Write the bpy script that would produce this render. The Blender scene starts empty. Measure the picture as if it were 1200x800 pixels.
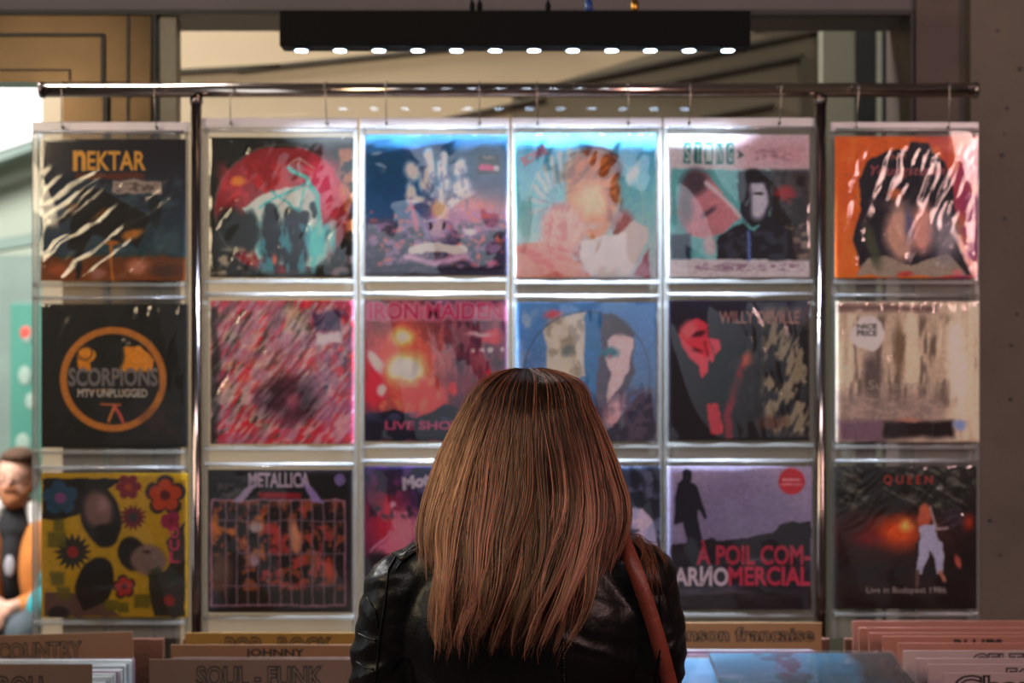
import bpy, bmesh, math, random
import numpy as np
from mathutils import Vector, Matrix, Euler

# ------------------------------------------------------------------ camera, world, lights
C = bpy.data.collections.new('scene'); bpy.context.scene.collection.children.link(C)
sc = bpy.context.scene
sc.view_settings.view_transform = 'Standard'; sc.view_settings.look = 'None'
sc.view_settings.exposure = 0.0; sc.view_settings.gamma = 1.0
sc.view_settings.use_curve_mapping = False
F, CH = 1667.0, 1.69
cam = bpy.data.cameras.new('camera'); cam.lens = 50.0; cam.sensor_width = 36.0
camo = bpy.data.objects.new('camera', cam); C.objects.link(camo)
camo.location = (0, 0, CH); camo.rotation_euler = (math.pi/2, 0, 0)
cam.dof.use_dof = True; cam.dof.focus_distance = 1.95; cam.dof.aperture_fstop = 4.0
sc.camera = camo
w = bpy.data.worlds.new('hall'); sc.world = w; w.use_nodes = True
w.node_tree.nodes['Background'].inputs[0].default_value = (.95, .80, .74, 1)
w.node_tree.nodes['Background'].inputs[1].default_value = 0.07

def light(name, kind, loc, target, energy, col, **kw):
    d = bpy.data.lights.new(name, kind); d.energy = energy; d.color = col
    for k, v in kw.items(): setattr(d, k, v)
    o = bpy.data.objects.new(name, d); C.objects.link(o); o.location = loc
    o.rotation_euler = (Vector(target)-Vector(loc)).to_track_quat('-Z', 'Y').to_euler()
    return o
light('hall_lamp_warm', 'AREA', (-2.0, .9, 2.45), (-.1, 2.1, 1.45), 26, (1, .80, .52), shape='RECTANGLE', size=.5, size_y=1.0)
light('hall_lamp_rose', 'AREA', (2.25, .15, 2.45), (.1, 2.3, 1.4), 34, (1, .60, .55), shape='RECTANGLE', size=.5, size_y=.9)
light('white_fill', 'AREA', (.3, -1.6, 4.7), (.2, 3.1, 1.4), 60, (1, .88, .86), shape='RECTANGLE', size=2.2, size_y=.5)  # unseen fill added behind the camera to brighten covers and streak the film
light('shop_window_daylight', 'AREA', (-2.6, 2.2, 1.7), (0, 2.1, 1.3), 6, (.85, .95, 1), shape='RECTANGLE', size=.7, size_y=1.3)
light('outdoor_daylight', 'AREA', (-3.3, 4.4, 4.2), (-2.5, 6.8, 1.0), 420, (1, .98, .95), shape='RECTANGLE', size=1.5, size_y=1.5)
light('back_room_fill', 'AREA', (-.5, 3.8, 2.95), (-.45, 4.9, 2.3), 7, (1, .88, .70), shape='RECTANGLE', size=1.6, size_y=.25)  # unseen fill light added to brighten the back wall

# ------------------------------------------------------------------ helpers
def at(px, py, Y): return Vector(((px-600)/F*Y, Y, CH-(py-400)/F*Y))
def s2l(c):
    c = np.asarray(c, float)/255.
    return np.where(c <= .04045, c/12.92, ((c+.055)/1.055)**2.4)
def rgb(c): return tuple(float(v) for v in s2l(c))+(1,)

def mat(name, col, rough=.5, metal=0, nscale=0, namt=.15, bump=0, bscale=60, spec=.5, coat=0):
    m = bpy.data.materials.new(name); m.use_nodes = True; nt = m.node_tree; n = nt.nodes; l = nt.links
    p = n['Principled BSDF']; c = rgb(col)
    p.inputs['Base Color'].default_value = c; p.inputs['Roughness'].default_value = rough
    p.inputs['Metallic'].default_value = metal; p.inputs['Specular IOR Level'].default_value = spec
    p.inputs['Coat Weight'].default_value = coat
    tc = n.new('ShaderNodeTexCoord')
    no = n.new('ShaderNodeTexNoise'); no.inputs['Scale'].default_value = nscale or 12; no.inputs['Detail'].default_value = 6
    l.new(tc.outputs['Object'], no.inputs['Vector'])
    cr = n.new('ShaderNodeValToRGB'); a = namt if nscale else .04
    cr.color_ramp.elements[0].position = .3; cr.color_ramp.elements[1].position = .7
    cr.color_ramp.elements[0].color = tuple(v*(1-a) for v in c[:3])+(1,)
    cr.color_ramp.elements[1].color = tuple(min(1, v*(1+a)) for v in c[:3])+(1,)
    l.new(no.outputs['Fac'], cr.inputs[0]); l.new(cr.outputs[0], p.inputs['Base Color'])
    if bump:
        n2 = n.new('ShaderNodeTexNoise'); n2.inputs['Scale'].default_value = bscale; n2.inputs['Detail'].default_value = 5
        l.new(tc.outputs['Object'], n2.inputs['Vector'])
        b = n.new('ShaderNodeBump'); b.inputs['Strength'].default_value = bump; b.inputs['Distance'].default_value = .01
        l.new(n2.outputs['Fac'], b.inputs['Height']); l.new(b.outputs[0], p.inputs['Normal'])
    return m

def film_mat(name, rough=.08, milk=0.0, boost=.04, tint=(1, 1, 1), milkcol=(.8, .8, .78), ior=1.45):
    """clear plastic: transparent, with a mirror-like skin and an optional milky share"""
    m = bpy.data.materials.new(name); m.use_nodes = True; nt = m.node_tree; n = nt.nodes; l = nt.links
    for x in list(n):
        if x.type == 'BSDF_PRINCIPLED': n.remove(x)
    out = [x for x in n if x.type == 'OUTPUT_MATERIAL'][0]
    tr = n.new('ShaderNodeBsdfTransparent'); tr.inputs[0].default_value = (*tint, 1)
    gl = n.new('ShaderNodeBsdfGlossy'); gl.inputs['Roughness'].default_value = rough
    fr = n.new('ShaderNodeFresnel'); fr.inputs[0].default_value = ior
    ad = n.new('ShaderNodeMath'); ad.operation = 'ADD'; ad.inputs[1].default_value = boost; ad.use_clamp = True
    l.new(fr.outputs[0], ad.inputs[0])
    base = tr
    if milk:
        di = n.new('ShaderNodeBsdfDiffuse'); di.inputs[0].default_value = (*milkcol, 1)
        mm = n.new('ShaderNodeMixShader'); mm.inputs[0].default_value = milk
        l.new(tr.outputs[0], mm.inputs[1]); l.new(di.outputs[0], mm.inputs[2]); base = mm
    mx = n.new('ShaderNodeMixShader'); l.new(ad.outputs[0], mx.inputs[0])
    l.new(base.outputs[0], mx.inputs[1]); l.new(gl.outputs[0], mx.inputs[2]); l.new(mx.outputs[0], out.inputs[0])
    return m

def tag(o, label=None, cat=None, group=None, kind=None):
    if label: o['label'] = label
    if cat: o['category'] = cat
    if group: o['group'] = group
    if kind: o['kind'] = kind
    return o
def empty(name, loc, rz=0):
    o = bpy.data.objects.new(name, None); C.objects.link(o); o.location = loc; o.rotation_euler = (0, 0, rz)
    o.empty_display_size = .05
    return o
def mesh(name, V, Fs, m, parent=None, smooth=False, loc=None):
    me = bpy.data.meshes.new(name); me.from_pydata([tuple(v) for v in V], [], Fs); me.update()
    if m: me.materials.append(m)
    if smooth: me.polygons.foreach_set('use_smooth', [True]*len(me.polygons))
    o = bpy.data.objects.new(name, me); C.objects.link(o)
    if parent: o.parent = parent
    if loc is not None: o.location = loc
    return o
class MB:
    def __init__(s): s.bm = bmesh.new()
    def box(s, x0, x1, y0, y1, z0, z1, bev=0, M=None):
        r = bmesh.ops.create_cube(s.bm, size=1)
        vs = r['verts']
        for v in vs: v.co = Vector((x0+(v.co.x+.5)*(x1-x0), y0+(v.co.y+.5)*(y1-y0), z0+(v.co.z+.5)*(z1-z0)))
        if bev:
            es = {e for v in vs for e in v.link_edges}
            rb = bmesh.ops.bevel(s.bm, geom=list(es), offset=bev, segments=2, affect='EDGES', profile=.6)
            vs = list({v for f in rb['faces'] for v in f.verts} | {v for v in vs if v.is_valid})
        if M is not None:
            for v in vs: v.co = M @ v.co
        return s
    def tube(s, pts, r, seg=12, cap=True):
        pts = [Vector(p) for p in pts]; n = len(pts); rs = r if hasattr(r, '__len__') else [r]*n
        rings = []; up = None
        for i, p in enumerate(pts):
            t = (pts[min(i+1, n-1)]-pts[max(i-1, 0)]).normalized()
            if up is None: up = Vector((0, 0, 1)) if abs(t.z) < .9 else Vector((1, 0, 0))
            u = t.cross(up).normalized(); v = u.cross(t).normalized(); up = v
            rings.append([s.bm.verts.new(p+(u*math.cos(a)+v*math.sin(a))*rs[i]) for a in [2*math.pi*k/seg for k in range(seg)]])
        for i in range(n-1):
            for k in range(seg):
                f = s.bm.faces.new((rings[i][k], rings[i][(k+1) % seg], rings[i+1][(k+1) % seg], rings[i+1][k])); f.smooth = True
        if cap: s.bm.faces.new(rings[0][::-1]); s.bm.faces.new(rings[-1])
        return s
    def ball(s, c, r, seg=16):
        rx, ry, rz = r if hasattr(r, '__len__') else (r, r, r)
        q = bmesh.ops.create_uvsphere(s.bm, u_segments=seg, v_segments=seg//2+2, radius=1)
        for v in q['verts']:
            v.co = Vector((c[0]+v.co.x*rx, c[1]+v.co.y*ry, c[2]+v.co.z*rz))
            for f in v.link_faces: f.smooth = True
        return s
    def obj(s, name, m, parent=None, loc=None):
        bmesh.ops.recalc_face_normals(s.bm, faces=s.bm.faces)
        me = bpy.data.meshes.new(name); s.bm.to_mesh(me); s.bm.free(); me.materials.append(m)
        o = bpy.data.objects.new(name, me); C.objects.link(o)
        if parent: o.parent = parent
        if loc is not None: o.location = loc
        return o
def sbox(name, x0, x1, y0, y1, z0, z1, m, bev=0):
    return tag(MB().box(x0, x1, y0, y1, z0, z1, bev).obj(name, m), kind='structure')

def text_verts(s, offset=0., shear=0.):
    cu = bpy.data.curves.new('t', 'FONT'); cu.body = s; cu.size = 1; cu.offset = offset; cu.shear = shear
    cu.resolution_u = 3
    ob = bpy.data.objects.new('t', cu); C.objects.link(ob)
    dg = bpy.context.evaluated_depsgraph_get()
    me = bpy.data.meshes.new_from_object(ob.evaluated_get(dg))
    V = np.array([v.co[:] for v in me.vertices]); Fs = [tuple(p.vertices) for p in me.polygons]
    bpy.data.objects.remove(ob); bpy.data.curves.remove(cu); bpy.data.meshes.remove(me)
    return V, Fs
def lettering(name, s, parent, box, y, m, offset=0., shear=0., rot=0., ref=None):
    """letters fitted in a box (x0,z0,x1,z1) of the parent's own space, facing -Y, y in front"""
    V, Fs = text_verts(s, offset, shear)
    R = text_verts(s, 0., shear)[0] if ref is None else ref
    lo, hi = R.min(0), R.max(0)
    x0, z0, x1, z1 = box
    W = V.copy()
    W[:, 0] = (V[:, 0]-(lo[0]+hi[0])/2)*(x1-x0)/(hi[0]-lo[0]); W[:, 1] = (V[:, 1]-(lo[1]+hi[1])/2)*(z1-z0)/(hi[1]-lo[1])
    c, sn = math.cos(rot), math.sin(rot)
    X = W[:, 0]*c-W[:, 1]*sn+(x0+x1)/2; Z = W[:, 0]*sn+W[:, 1]*c+(z0+z1)/2
    # thin solid print
    P = [(a, y, b) for a, b in zip(X, Z)]
    return mesh(name, P, Fs, m, parent)

# ------------------------------------------------------------------ materials
M_chrome = mat('chrome', (150, 138, 136), .12, 1)
M_conc = mat('concrete', (106, 97, 88), .85, 0, 6, .12, .25, 40)
M_beam = mat('painted_beam', (96, 90, 92), .6, 0, 5, .08)
M_dark = mat('dark_gasket', (14, 12, 12), .5)
M_bronze = mat('bronze_lacquered_metal', (84, 68, 50), .28, .85, 2.2, .45)
M_beige = mat('beige_wall_paint', (196, 176, 145), .8, 0, 2, .06)
M_grey_g = mat('greenish_paint', (150, 150, 130), .7, 0, 2, .08)
M_wood = mat('dark_wood', (88, 52, 38), .55, 0, 14, .3, .1, 80)
M_floor = mat('dark_floor', (92, 84, 80), .5, 0, 4, .15)
M_black = mat('black_plastic', (4, 4, 4), .7, spec=.15)
M_glass = film_mat('window_glass', .0, 0, 0.0, ior=1.5)

# ------------------------------------------------------------------ the setting
sbox('floor', -6, 4, -2.5, 9, -.05, 0, M_floor)
# window wall behind the rack
YB = 3.40
sbox('wall_lintel', -1.8, 1.7, YB, YB+.22, at(0, 13, YB).z, 2.75, M_beam)
sbox('wall_right', at(1071, 0, YB).x, at(1130, 0, YB).x, YB-.02, YB+.25, 0, 2.75, mat('painted_column', (98, 86, 80), .8, 0, 5, .1, .1, 30))
o = MB().box(at(1128, 0, YB).x, 2.4, YB-.06, YB+.2, 0, 2.75).obj('wall_right', M_conc); tag(o, kind='structure')
# small dowel holes in the concrete
hb = MB()
for px, py, r in [(1169, 36, 2), (1136, 64, 1.6), (1195, 81, 3), (1180, 127, 2.2), (1174, 182, 3), (1148, 161, 1.5), (1177, 157, 1.5), (1177, 256, 2), (1192, 368, 2), (1185, 405, 2), (1184, 468, 2.2), (1160, 610, 2), (1172, 650, 1.5)]:
    p = at(px, py, YB-.06); hb.tube([(p.x, p.y+.004, p.z), (p.x, p.y-.0015, p.z)], r/F*YB, 10)
tag(hb.obj('trim_3', M_dark), kind='structure')
sbox('wall_right_side', 2.4, 2.5, -2.5, 3.6, 0, 2.75, M_conc)
# bronze door frame on the left
zt = at(0, 15, YB).z
x70, x150, x182 = at(70, 0, YB).x, at(151, 0, YB).x, at(182, 0, YB).x
sbox('door_1', x70, x150-.006, YB+.02, YB+.08, 0, at(0, 98, YB).z, M_bronze)
sbox('trim_1', x150+.002, x182-.006, YB-.01, YB+.09, 0, zt-.006, M_bronze, .004)
tr = MB().box(-2.6, x150-.006, YB, YB+.08, at(0, 98, YB).z+.004, zt-.006).obj('trim_2', M_bronze); tag(tr, kind='structure')
# mouldings on transom
mb = MB()
za, zb = at(0, 41, YB).z, at(0, 90, YB).z
xa = at(121, 0, YB).x
mb.box(-2.6, xa, YB-.006, YB+.002, za-.004, za+.004).box(xa-.005, xa+.005, YB-.006, YB+.002, zb-.02, za)
mb.box(-2.6, at(82, 0, YB).x, YB-.004, YB+.002, at(0, 82, YB).z-.002, at(0, 82, YB).z+.002)
mb.box(at(82, 0, YB).x-.002, at(82, 0, YB).x+.002, YB-.004, YB+.002, zb-.01, at(0, 82, YB).z)
mb.box(at(122, 0, YB).x-.006, at(122, 0, YB).x+.006, YB+.008, YB+.022, 0, zb-.01)
tag(mb.obj('trim_4', M_dark), kind='structure')
sbox('trim_5', x150-.006, x150+.002, YB+.0, YB+.07, 0, zt, M_dark)
sbox('trim_6', x182-.006, x182+.003, YB-.005, YB+.09, 0, zt, M_dark)
sbox('trim_7', -2.6, at(1071, 0, YB).x, YB-.008, YB+.02, zt-.006, zt+.006, M_dark)
sbox('trim_8', at(1066, 0, YB).x, at(1071, 0, YB).x, YB-.01, YB+.09, 0, zt, M_dark)
# inner grey frame strip beside the pane
sbox('trim_9', x182+.003, at(205, 0, YB).x, YB+.01, YB+.06, 0, zt-.006, mat('grey_aluminium', (112, 108, 98), .4, .5))
# glass pane
g = empty('window_1', (0, 3.235, 0)); tag(g, kind='structure')
gx0, gx1 = at(205, 0, YB).x, at(1066, 0, YB).x
pane = mesh('pane', [(gx0, 0, .05), (gx1, 0, .05), (gx1, 0, 2.46), (gx0, 0, 2.46)], [(0, 1, 2, 3)], M_glass, g)
pane.location = (0, .05, 0); pane.rotation_euler = (0, 0, 0)
# back room seen through the glass
YR = 4.9
sbox('wall_back', -1.62, 3.2, YR, YR+.1, 0, 3.4, M_beige)
xg = at(660, 0, YR).x
def strip(name, a, b, wpx, m, d=.03):
    A, B = at(*a, YR-.002), at(*b, YR-.002); v = B-A; L = v.length; ang = math.atan2(v.z, v.x); h = wpx/F*YR/2
    M = Matrix.Translation(A) @ Matrix.Rotation(-ang, 4, 'Y')
    return tag(MB().box(0, L, -d, 0, -h, h, 0, M).obj(name, m), kind='structure')
M_rail = mat('grey_rail', (74, 68, 54), .5)
M_ribg = mat('olive_panel', (128, 118, 98), .7, 0, 3, .06)
# greenish sloped panel on the right of the room
P = [at(600, 112, YR-.01), at(872, 30, YR-.01), at(1075, 12, YR-.01), at(1075, 850, YR-.01), at(600, 850, YR-.01)]
P2 = [p+Vector((0, .008, 0)) for p in P]
tag(mesh('trim_10', P+P2, [(0, 4, 3, 2, 1), (5, 6, 7, 8, 9)]+[(i, (i+1) % 5, 5+(i+1) % 5, 5+i) for i in range(5)], M_ribg), kind='structure')
strip('trim_11', (200, 85), (330, 78), 3.5, M_rail); strip('trim_12', (280, 83), (640, 46), 3.5, M_rail)
strip('trim_13', (600, 112), (955, 38), 4, M_rail, .05); strip('trim_14', (735, 108), (940, 67), 3.5, M_rail, .05)  # from here, reflected moulding and ceiling lines, built as solid strips
strip('trim_15', (937, 67), (937, 140), 3.5, M_rail, .05); strip('trim_16', (820, 140), (905, 124), 3, M_rail, .05)
strip('trim_17', (520, 142), (640, 116), 3, M_rail, .05)
strip('trim_18', (880, 34), (950, 14), 8, M_beige, .05)
M_dg = mat('dark_green_door', (30, 38, 34), .4)
for i, (a, b, m) in enumerate([(955, 974, M_grey_g), (974, 992, M_grey_g), (993, 1016, M_dg), (1017, 1023, mat('pale_jamb', (190, 196, 178), .5)), (1024, 1041, M_dg), (1043, 1053, M_grey_g), (1056, 1066, M_grey_g)]):
    sbox('trim_%d' % (19+i), at(a, 0, YR).x, at(b, 0, YR).x, YR-.12, YR-.06, 0, 2.9, m)
# clear joints between lit blocks low down behind the sheets: pale stair stringers in the back room
M_pale = mat('pale_skirting', (205, 190, 165), .7, 0, 2, .05)
# outside at the left: bright facade, canopy edge, green kiosk
YO = 8.2
M_white = mat('white_facade', (245, 246, 248), .8, 0, 1, .02)
M_ol = mat('outdoor_grey_green', (120, 138, 128), .6, 0, 3, .15)
sbox('wall_outside', -7.5, -1.7, YO, YO+.1, 0, 5, mat('pale_facade', (168, 176, 160), .8, 0, 1.2, .12))
P = [at(-120, 60, YO-.3), at(140, 60, YO-.3), at(140, 130, YO-.3), at(-120, 215, YO-.3)]
P2 = [p+Vector((0, .15, 0)) for p in P]
tag(mesh('trim_26', P+P2, [(0, 3, 2, 1), (4, 5, 6, 7)]+[(i, (i+1) % 4, 4+(i+1) % 4, 4+i) for i in range(4)], M_white), kind='structure')
P = [at(-120, 218, YO-.35), at(140, 133, YO-.35), at(140, 140, YO-.35), at(-120, 230, YO-.35)]
P2 = [p+Vector((0, .1, 0)) for p in P]
tag(mesh('trim_27', P+P2, [(0, 3, 2, 1), (4, 5, 6, 7)]+[(i, (i+1) % 4, 4+(i+1) % 4, 4+i) for i in range(4)], M_ol), kind='structure')
P = [at(-120, 300, YO-.32), at(140, 255, YO-.32), at(140, 268, YO-.32), at(-120, 314, YO-.32)]
P2 = [p+Vector((0, .1, 0)) for p in P]
tag(mesh('trim_28', P+P2, [(0, 3, 2, 1), (4, 5, 6, 7)]+[(i, (i+1) % 4, 4+(i+1) % 4, 4+i) for i in range(4)], M_ol), kind='structure')
sbox('trim_29', at(-120, 0, YO-.3).x, at(140, 0, YO-.3).x, YO-.4, YO-.1, 0, at(0, 300, YO-.3).z, M_ol)
# green poster board standing outside
tm_w = mat('poster_white', (140, 160, 148), .6)
r = empty('poster_board', (at(33, 0, 7.2).x, 7.2, 0)); tag(r, 'green poster board with red and white blotches standing outside the window', 'poster board')
MB().box(-.085, .085, -.02, .02, .3, at(0, 355, 7.2).z, .005).obj('board', mat('teal_board', (66, 128, 112), .5, 0, 5, .1), r)
for dx, py, rr in [(0, 392, .03), (-.01, 440, .035), (.02, 470, .03), (-.02, 520, .04), (.01, 560, .03)]:
    p = at(33, py, 7.2); MB().ball((dx, -.022, p.z), (rr, .003, rr*1.4), 10).obj('printed_blotch', tm_w, r)
MB().ball((-.005, -.022, at(0, 390, 7.2).z), (.03, .004, .035), 10).obj('red_spot', mat('poster_red', (200, 70, 60), .6), r)
for sx in (-.07, .07): MB().tube([(sx, 0, 0), (sx, 0, .32)], .012, 8).obj('leg', M_dark, r)

# ------------------------------------------------------------------ display rack
YK = 3.10
rack = empty('display_rack', (0, YK, 0)); tag(rack, 'chrome tube rack with two upright posts carrying the hanging record sheets', 'display rack')
zr = 2.2375
xl, xr = at(49, 0, YK).x, at(1143, 0, YK).x
MB().tube([(xl, 0, zr), (xr, 0, zr)], .0155, 32).obj('rail', mat('brushed_chrome', (190, 172, 162), .13, 1), rack)
for x in (xl, xr): MB().tube([(x-.004, 0, zr), (x+.004, 0, zr)], .0175, 24).obj('end_cap', M_chrome, rack)
for px in (230, 962):
    x = at(px, 0, YK).x
    p = MB().tube([(x, 0, 0.02), (x, 0, zr-.012)], .0115, 24).obj('post', M_chrome, rack)
    MB().tube([(x, 0, zr-.03), (x, 0, zr-.014)], .014, 20).obj('collar', M_chrome, p)
    MB().box(x-.02, x+.02, -.25, .25, 0, .03, .008).obj('foot', M_chrome, rack)

M_sheet = film_mat('clear_sheet', .12, .24, .02, (1, 1, 1), (.62, .65, .63))
M_strip = film_mat('milky_edge_strip', .22, .34, .02, (1, 1, 1), (.40, .41, .41))
M_head = mat('white_header_strip', (224, 218, 224), .3, 0, 0, 0, spec=.6)
M_lip = film_mat('glossy_pocket_lip', .2, .35, .05, (1, 1, 1), (.50, .51, .54))
M_pocket = film_mat('pocket_film', .04, 0, .0)

cols = [(38, 222), (237, 419), (421.5, 597), (599.5, 775.5), (777.5, 955), (973, 1147)]
rects = [
 [(48, 163, 218, 329), (246, 161, 414, 325), (428, 158, 595, 323), (603, 157, 768, 326), (782, 158, 948, 325), (978, 160, 1145, 326)],
 [(49, 356, 220, 524), (247, 352, 415, 520), (427, 351, 594, 517), (605, 354, 769, 517), (783, 352, 948, 516), (979, 353, 1147, 518)],
 [(49, 554, 221, 723), (244, 550, 413, 717), (427, 546, 595, 713), (603, 546, 774, 712), (782, 546, 951, 714), (977, 546, 1144, 713)]]
hooks = [(75, 183), (272, 382), (453, 562), (629, 736), (808, 914), (1004, 1110)]
M_film = film_mat('sleeve_film', .09, 0.01, .03)
pos_words = ['leftmost', 'second', 'third', 'fourth', 'fifth', 'rightmost']
M_wire = mat('hook_wire', (150, 145, 140), .25, 1)
rng = np.random.RandomState(5)

def ypos(ci): return YK+.006
for ci, (a, b) in enumerate(cols):
    Y = YK+.012
    x0, x1 = at(a, 0, Y).x, at(b, 0, Y).x; cx = (x0+x1)/2; hw = (x1-x0)/2
    top = at(0, 143 if ci in (0, 5) else 138, Y).z; bot = at(0, 748, Y).z
    sh = empty('hanging_record_sheet', (cx, Y, bot))
    tag(sh, ['clear hanging sheet of three record pockets, leftmost, left of the left post',
             'clear hanging sheet of three record pockets just right of the left post',
             'clear hanging sheet of pockets behind the left side of the woman, third from left',
             'clear hanging sheet of pockets directly behind the head, fourth from left',
             'clear hanging sheet of three record pockets just left of the right post',
             'clear hanging sheet of three record pockets, rightmost, right of the right post'][ci],
        'record display sheet', 'hanging record sheets on the rack')
    H = top-bot
    # gently wavy back sheet
    n = 24; V = []; Fs = []
    for j in range(n+1):
        for i in range(9):
            V.append((-hw+2*hw*i/8, .004+.0012*math.sin(j*.9+ci)*math.sin(i*.8), H*j/n))
    for j in range(n):
        for i in range(8): k = j*9+i; Fs.append((k, k+1, k+10, k+9))
    mesh('back_sheet', V, Fs, M_sheet, sh, True)
    MB().box(-hw, hw, -.003, .003, H-.022, H, .0025).obj('header_strip', M_head, sh)
    for s, wd in ((-1, .014), (1, .010)):
        xx = -hw if s < 0 else hw-wd
        MB().box(xx, xx+wd, -.005, .002, 0, H-.023, .002).obj('edge_strip', M_strip, sh)
    for ri in range(3):
        rc = rects[ri][ci]
        zt_, zb_ = at(0, rc[1], Y).z-bot, at(0, rc[3], Y).z-bot
        g_ = np.linspace(0, 1, 25); pv = [(-hw+.008+(2*hw-.016)*u, -.0195-.0012*math.sin(u*5+ci*2+ri)*math.sin(v*4+ri*2+ci)-.0006*math.sin(u*17+v*9+ci), zb_-.006+(zt_-zb_+.016)*v) for v in g_ for u in g_]
        pk = mesh('pocket', pv, [(j*25+i, j*25+i+1, j*25+i+26, j*25+i+25) for j in range(24) for i in range(24)], M_pocket, sh, True)
        MB().tube([(-hw+.008, -.0175, zt_+.0125), (hw-.008, -.0175, zt_+.0125)], .0042, 12).obj('pocket_lip', M_lip, pk)
        MB().box(-hw+.006, hw-.006, -.020, -.002, zb_-.014, zb_-.0045, .002).obj('pocket_hem', M_strip, pk)
    for k, hx in enumerate(hooks[ci]):
        X = at(hx, 0, YK).x; zc = zr
        hk = MB(); pts = []
        R = .0185
        for q in range(13):
            t = math.radians(200-q*17); pts.append((0, R*math.cos(t)*-1, R*math.sin(t)))
        pts = [(0, -R*math.cos(math.radians(-20+q*17)), R*math.sin(math.radians(-20+q*17))) for q in range(13)][::-1]
        # long shank down to the header strip
        end = pts[-1]; zl = top-.014-zc
        lean = (rng.rand()-.5)*.006
        pts += [(lean*.3, -.018, -.02), (lean, -.012, zl+.012), (lean, -.006, zl), (lean, .004, zl-.004), (lean, .010, zl+.004)]
        hk.tube(pts, .0012, 8); hk.ball((lean, -.0045, zl), (.0042, .002, .0042), 10)
        ho = hk.obj('hanging_hook', M_wire, None, (X, YK, zc))
        side = ('left' if k == 0 else 'right')
        tag(ho, 'thin wire hook on the rail, %s one holding the %s hanging sheet%s' % (side, pos_words[ci], '' if ci in (0, 5) else ' from the left'), 'hook', 'wire hooks on the rail')

# ------------------------------------------------------------------ record sleeves with printed covers
NG = 170
def vnoise(x, y, seed):
    r = np.random.RandomState(seed); T = r.rand(64, 64)
    xi = np.floor(x).astype(int); yi = np.floor(y).astype(int); fx = x-xi; fy = y-yi
    fx = fx*fx*(3-2*fx); fy = fy*fy*(3-2*fy)
    g = lambda a, b: T[a % 64, b % 64]
    return (g(xi, yi)*(1-fx)+g(xi+1, yi)*fx)*(1-fy)+(g(xi, yi+1)*(1-fx)+g(xi+1, yi+1)*fx)*fy
def fbm(x, y, seed, o=4):
    s = 0; a = .5; t = 0
    for k in range(o):
        s = s+a*vnoise(x*2**k+seed*.7, y*2**k+seed*1.3, seed+k); t += a; a *= .5
    return s/t
class Cover:
    """print colours laid out in cover space: 50..750 each way, y downwards"""
    def __init__(s, base, warp=6, wscale=70, seed=1):
        s.seed = seed
        g = np.linspace(45, 750, NG); s.X, s.Y = np.meshgrid(g, g[::-1]); s.x0, s.y0 = s.X.copy(), s.Y.copy()
        if warp:
            s.X = s.X+(fbm(s.x0/wscale, s.y0/wscale, seed+11)-.5)*warp*4; s.Y = s.Y+(fbm(s.x0/wscale, s.y0/wscale, seed+23)-.5)*warp*4
        s.c = np.zeros((NG, NG, 3))+np.array(base, float)
    def mix(s, m, col, a=1):
        m = np.clip(m, 0, 1)[..., None]*a; s.c = s.c*(1-m)+np.array(col, float)*m; return s
    def grad(s, stops):
        ys = [q[0] for q in stops]
        for k in range(3): s.c[..., k] = np.interp(s.Y, ys, [q[1][k] for q in stops])
        return s
    def e(s, cx, cy, rx, ry, col, rot=0, soft=.12, a=1):
        t = math.radians(rot); dx, dy = s.X-cx, s.Y-cy
        u = dx*math.cos(t)+dy*math.sin(t); v = -dx*math.sin(t)+dy*math.cos(t)
        d = np.sqrt((u/rx)**2+(v/ry)**2); return s.mix((1+soft-d)/(2*soft), col, a)
    def ring(s, cx, cy, r, w, col, a=1):
        d = np.abs(np.hypot(s.x0-cx, s.y0-cy)-r); return s.mix((w/2+2-d)/4, col, a)
    def b(s, x0, y0, x1, y1, col, soft=3, a=1):
        m = np.minimum(np.minimum(s.X-x0, x1-s.X), np.minimum(s.Y-y0, y1-s.Y)); return s.mix(m/soft/2+.5, col, a)
    def l(s, pts, w, col, soft=3, a=1):
        D = np.full_like(s.X, 1e9)
        for (ax, ay), (bx, by) in zip(pts, pts[1:]):
            vx, vy = bx-ax, by-ay; L = vx*vx+vy*vy+1e-9
            t = np.clip(((s.X-ax)*vx+(s.Y-ay)*vy)/L, 0, 1); D = np.minimum(D, np.hypot(s.X-ax-t*vx, s.Y-ay-t*vy))
        return s.mix((w/2+soft-D)/(2*soft), col, a)
    def p(s, pts, col, a=1):
        ins = np.zeros(s.X.shape, bool); n = len(pts)
        for i in range(n):
            (ax, ay), (bx, by) = pts[i], pts[(i+1) % n]
            if ay == by: continue
            c = ((ay > s.Y) != (by > s.Y)) & (s.X < (bx-ax)*(s.Y-ay)/(by-ay)+ax); ins ^= c
        return s.mix(ins.astype(float), col, a)
    def n(s, col, sx, sy, thr=.5, soft=.08, a=1, seed=0, box=None, rot=0):
        t = math.radians(rot); u = s.x0*math.cos(t)+s.y0*math.sin(t); v = -s.x0*math.sin(t)+s.y0*math.cos(t)
        f = fbm(u/sx, v/sy, s.seed*3+seed+5); m = np.clip((f-thr)/soft+.5, 0, 1)
        if box:
            x0, y0, x1, y1, so = box
            q = np.minimum(np.minimum(s.X-x0, x1-s.X), np.minimum(s.Y-y0, y1-s.Y)); m = m*np.clip(q/so+.5, 0, 1)
        return s.mix(m, col, a)
    def flower(s, cx, cy, r, k, col, cc, rot=0, spiky=False):
        ang = np.arctan2(s.Y-cy, s.X-cx)+rot; d = np.hypot(s.X-cx, s.Y-cy)
        rr = r*(.62+.38*np.abs(np.cos(ang*k/2))**(.5)) if not spiky else r*(.62+.38*np.abs(((ang*k/(2*np.pi)) % 1)*2-1))
        s.mix((rr-d)/5+.5, col); s.mix((r*.3-d)/4+.5, cc); return s

K = {}
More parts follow.
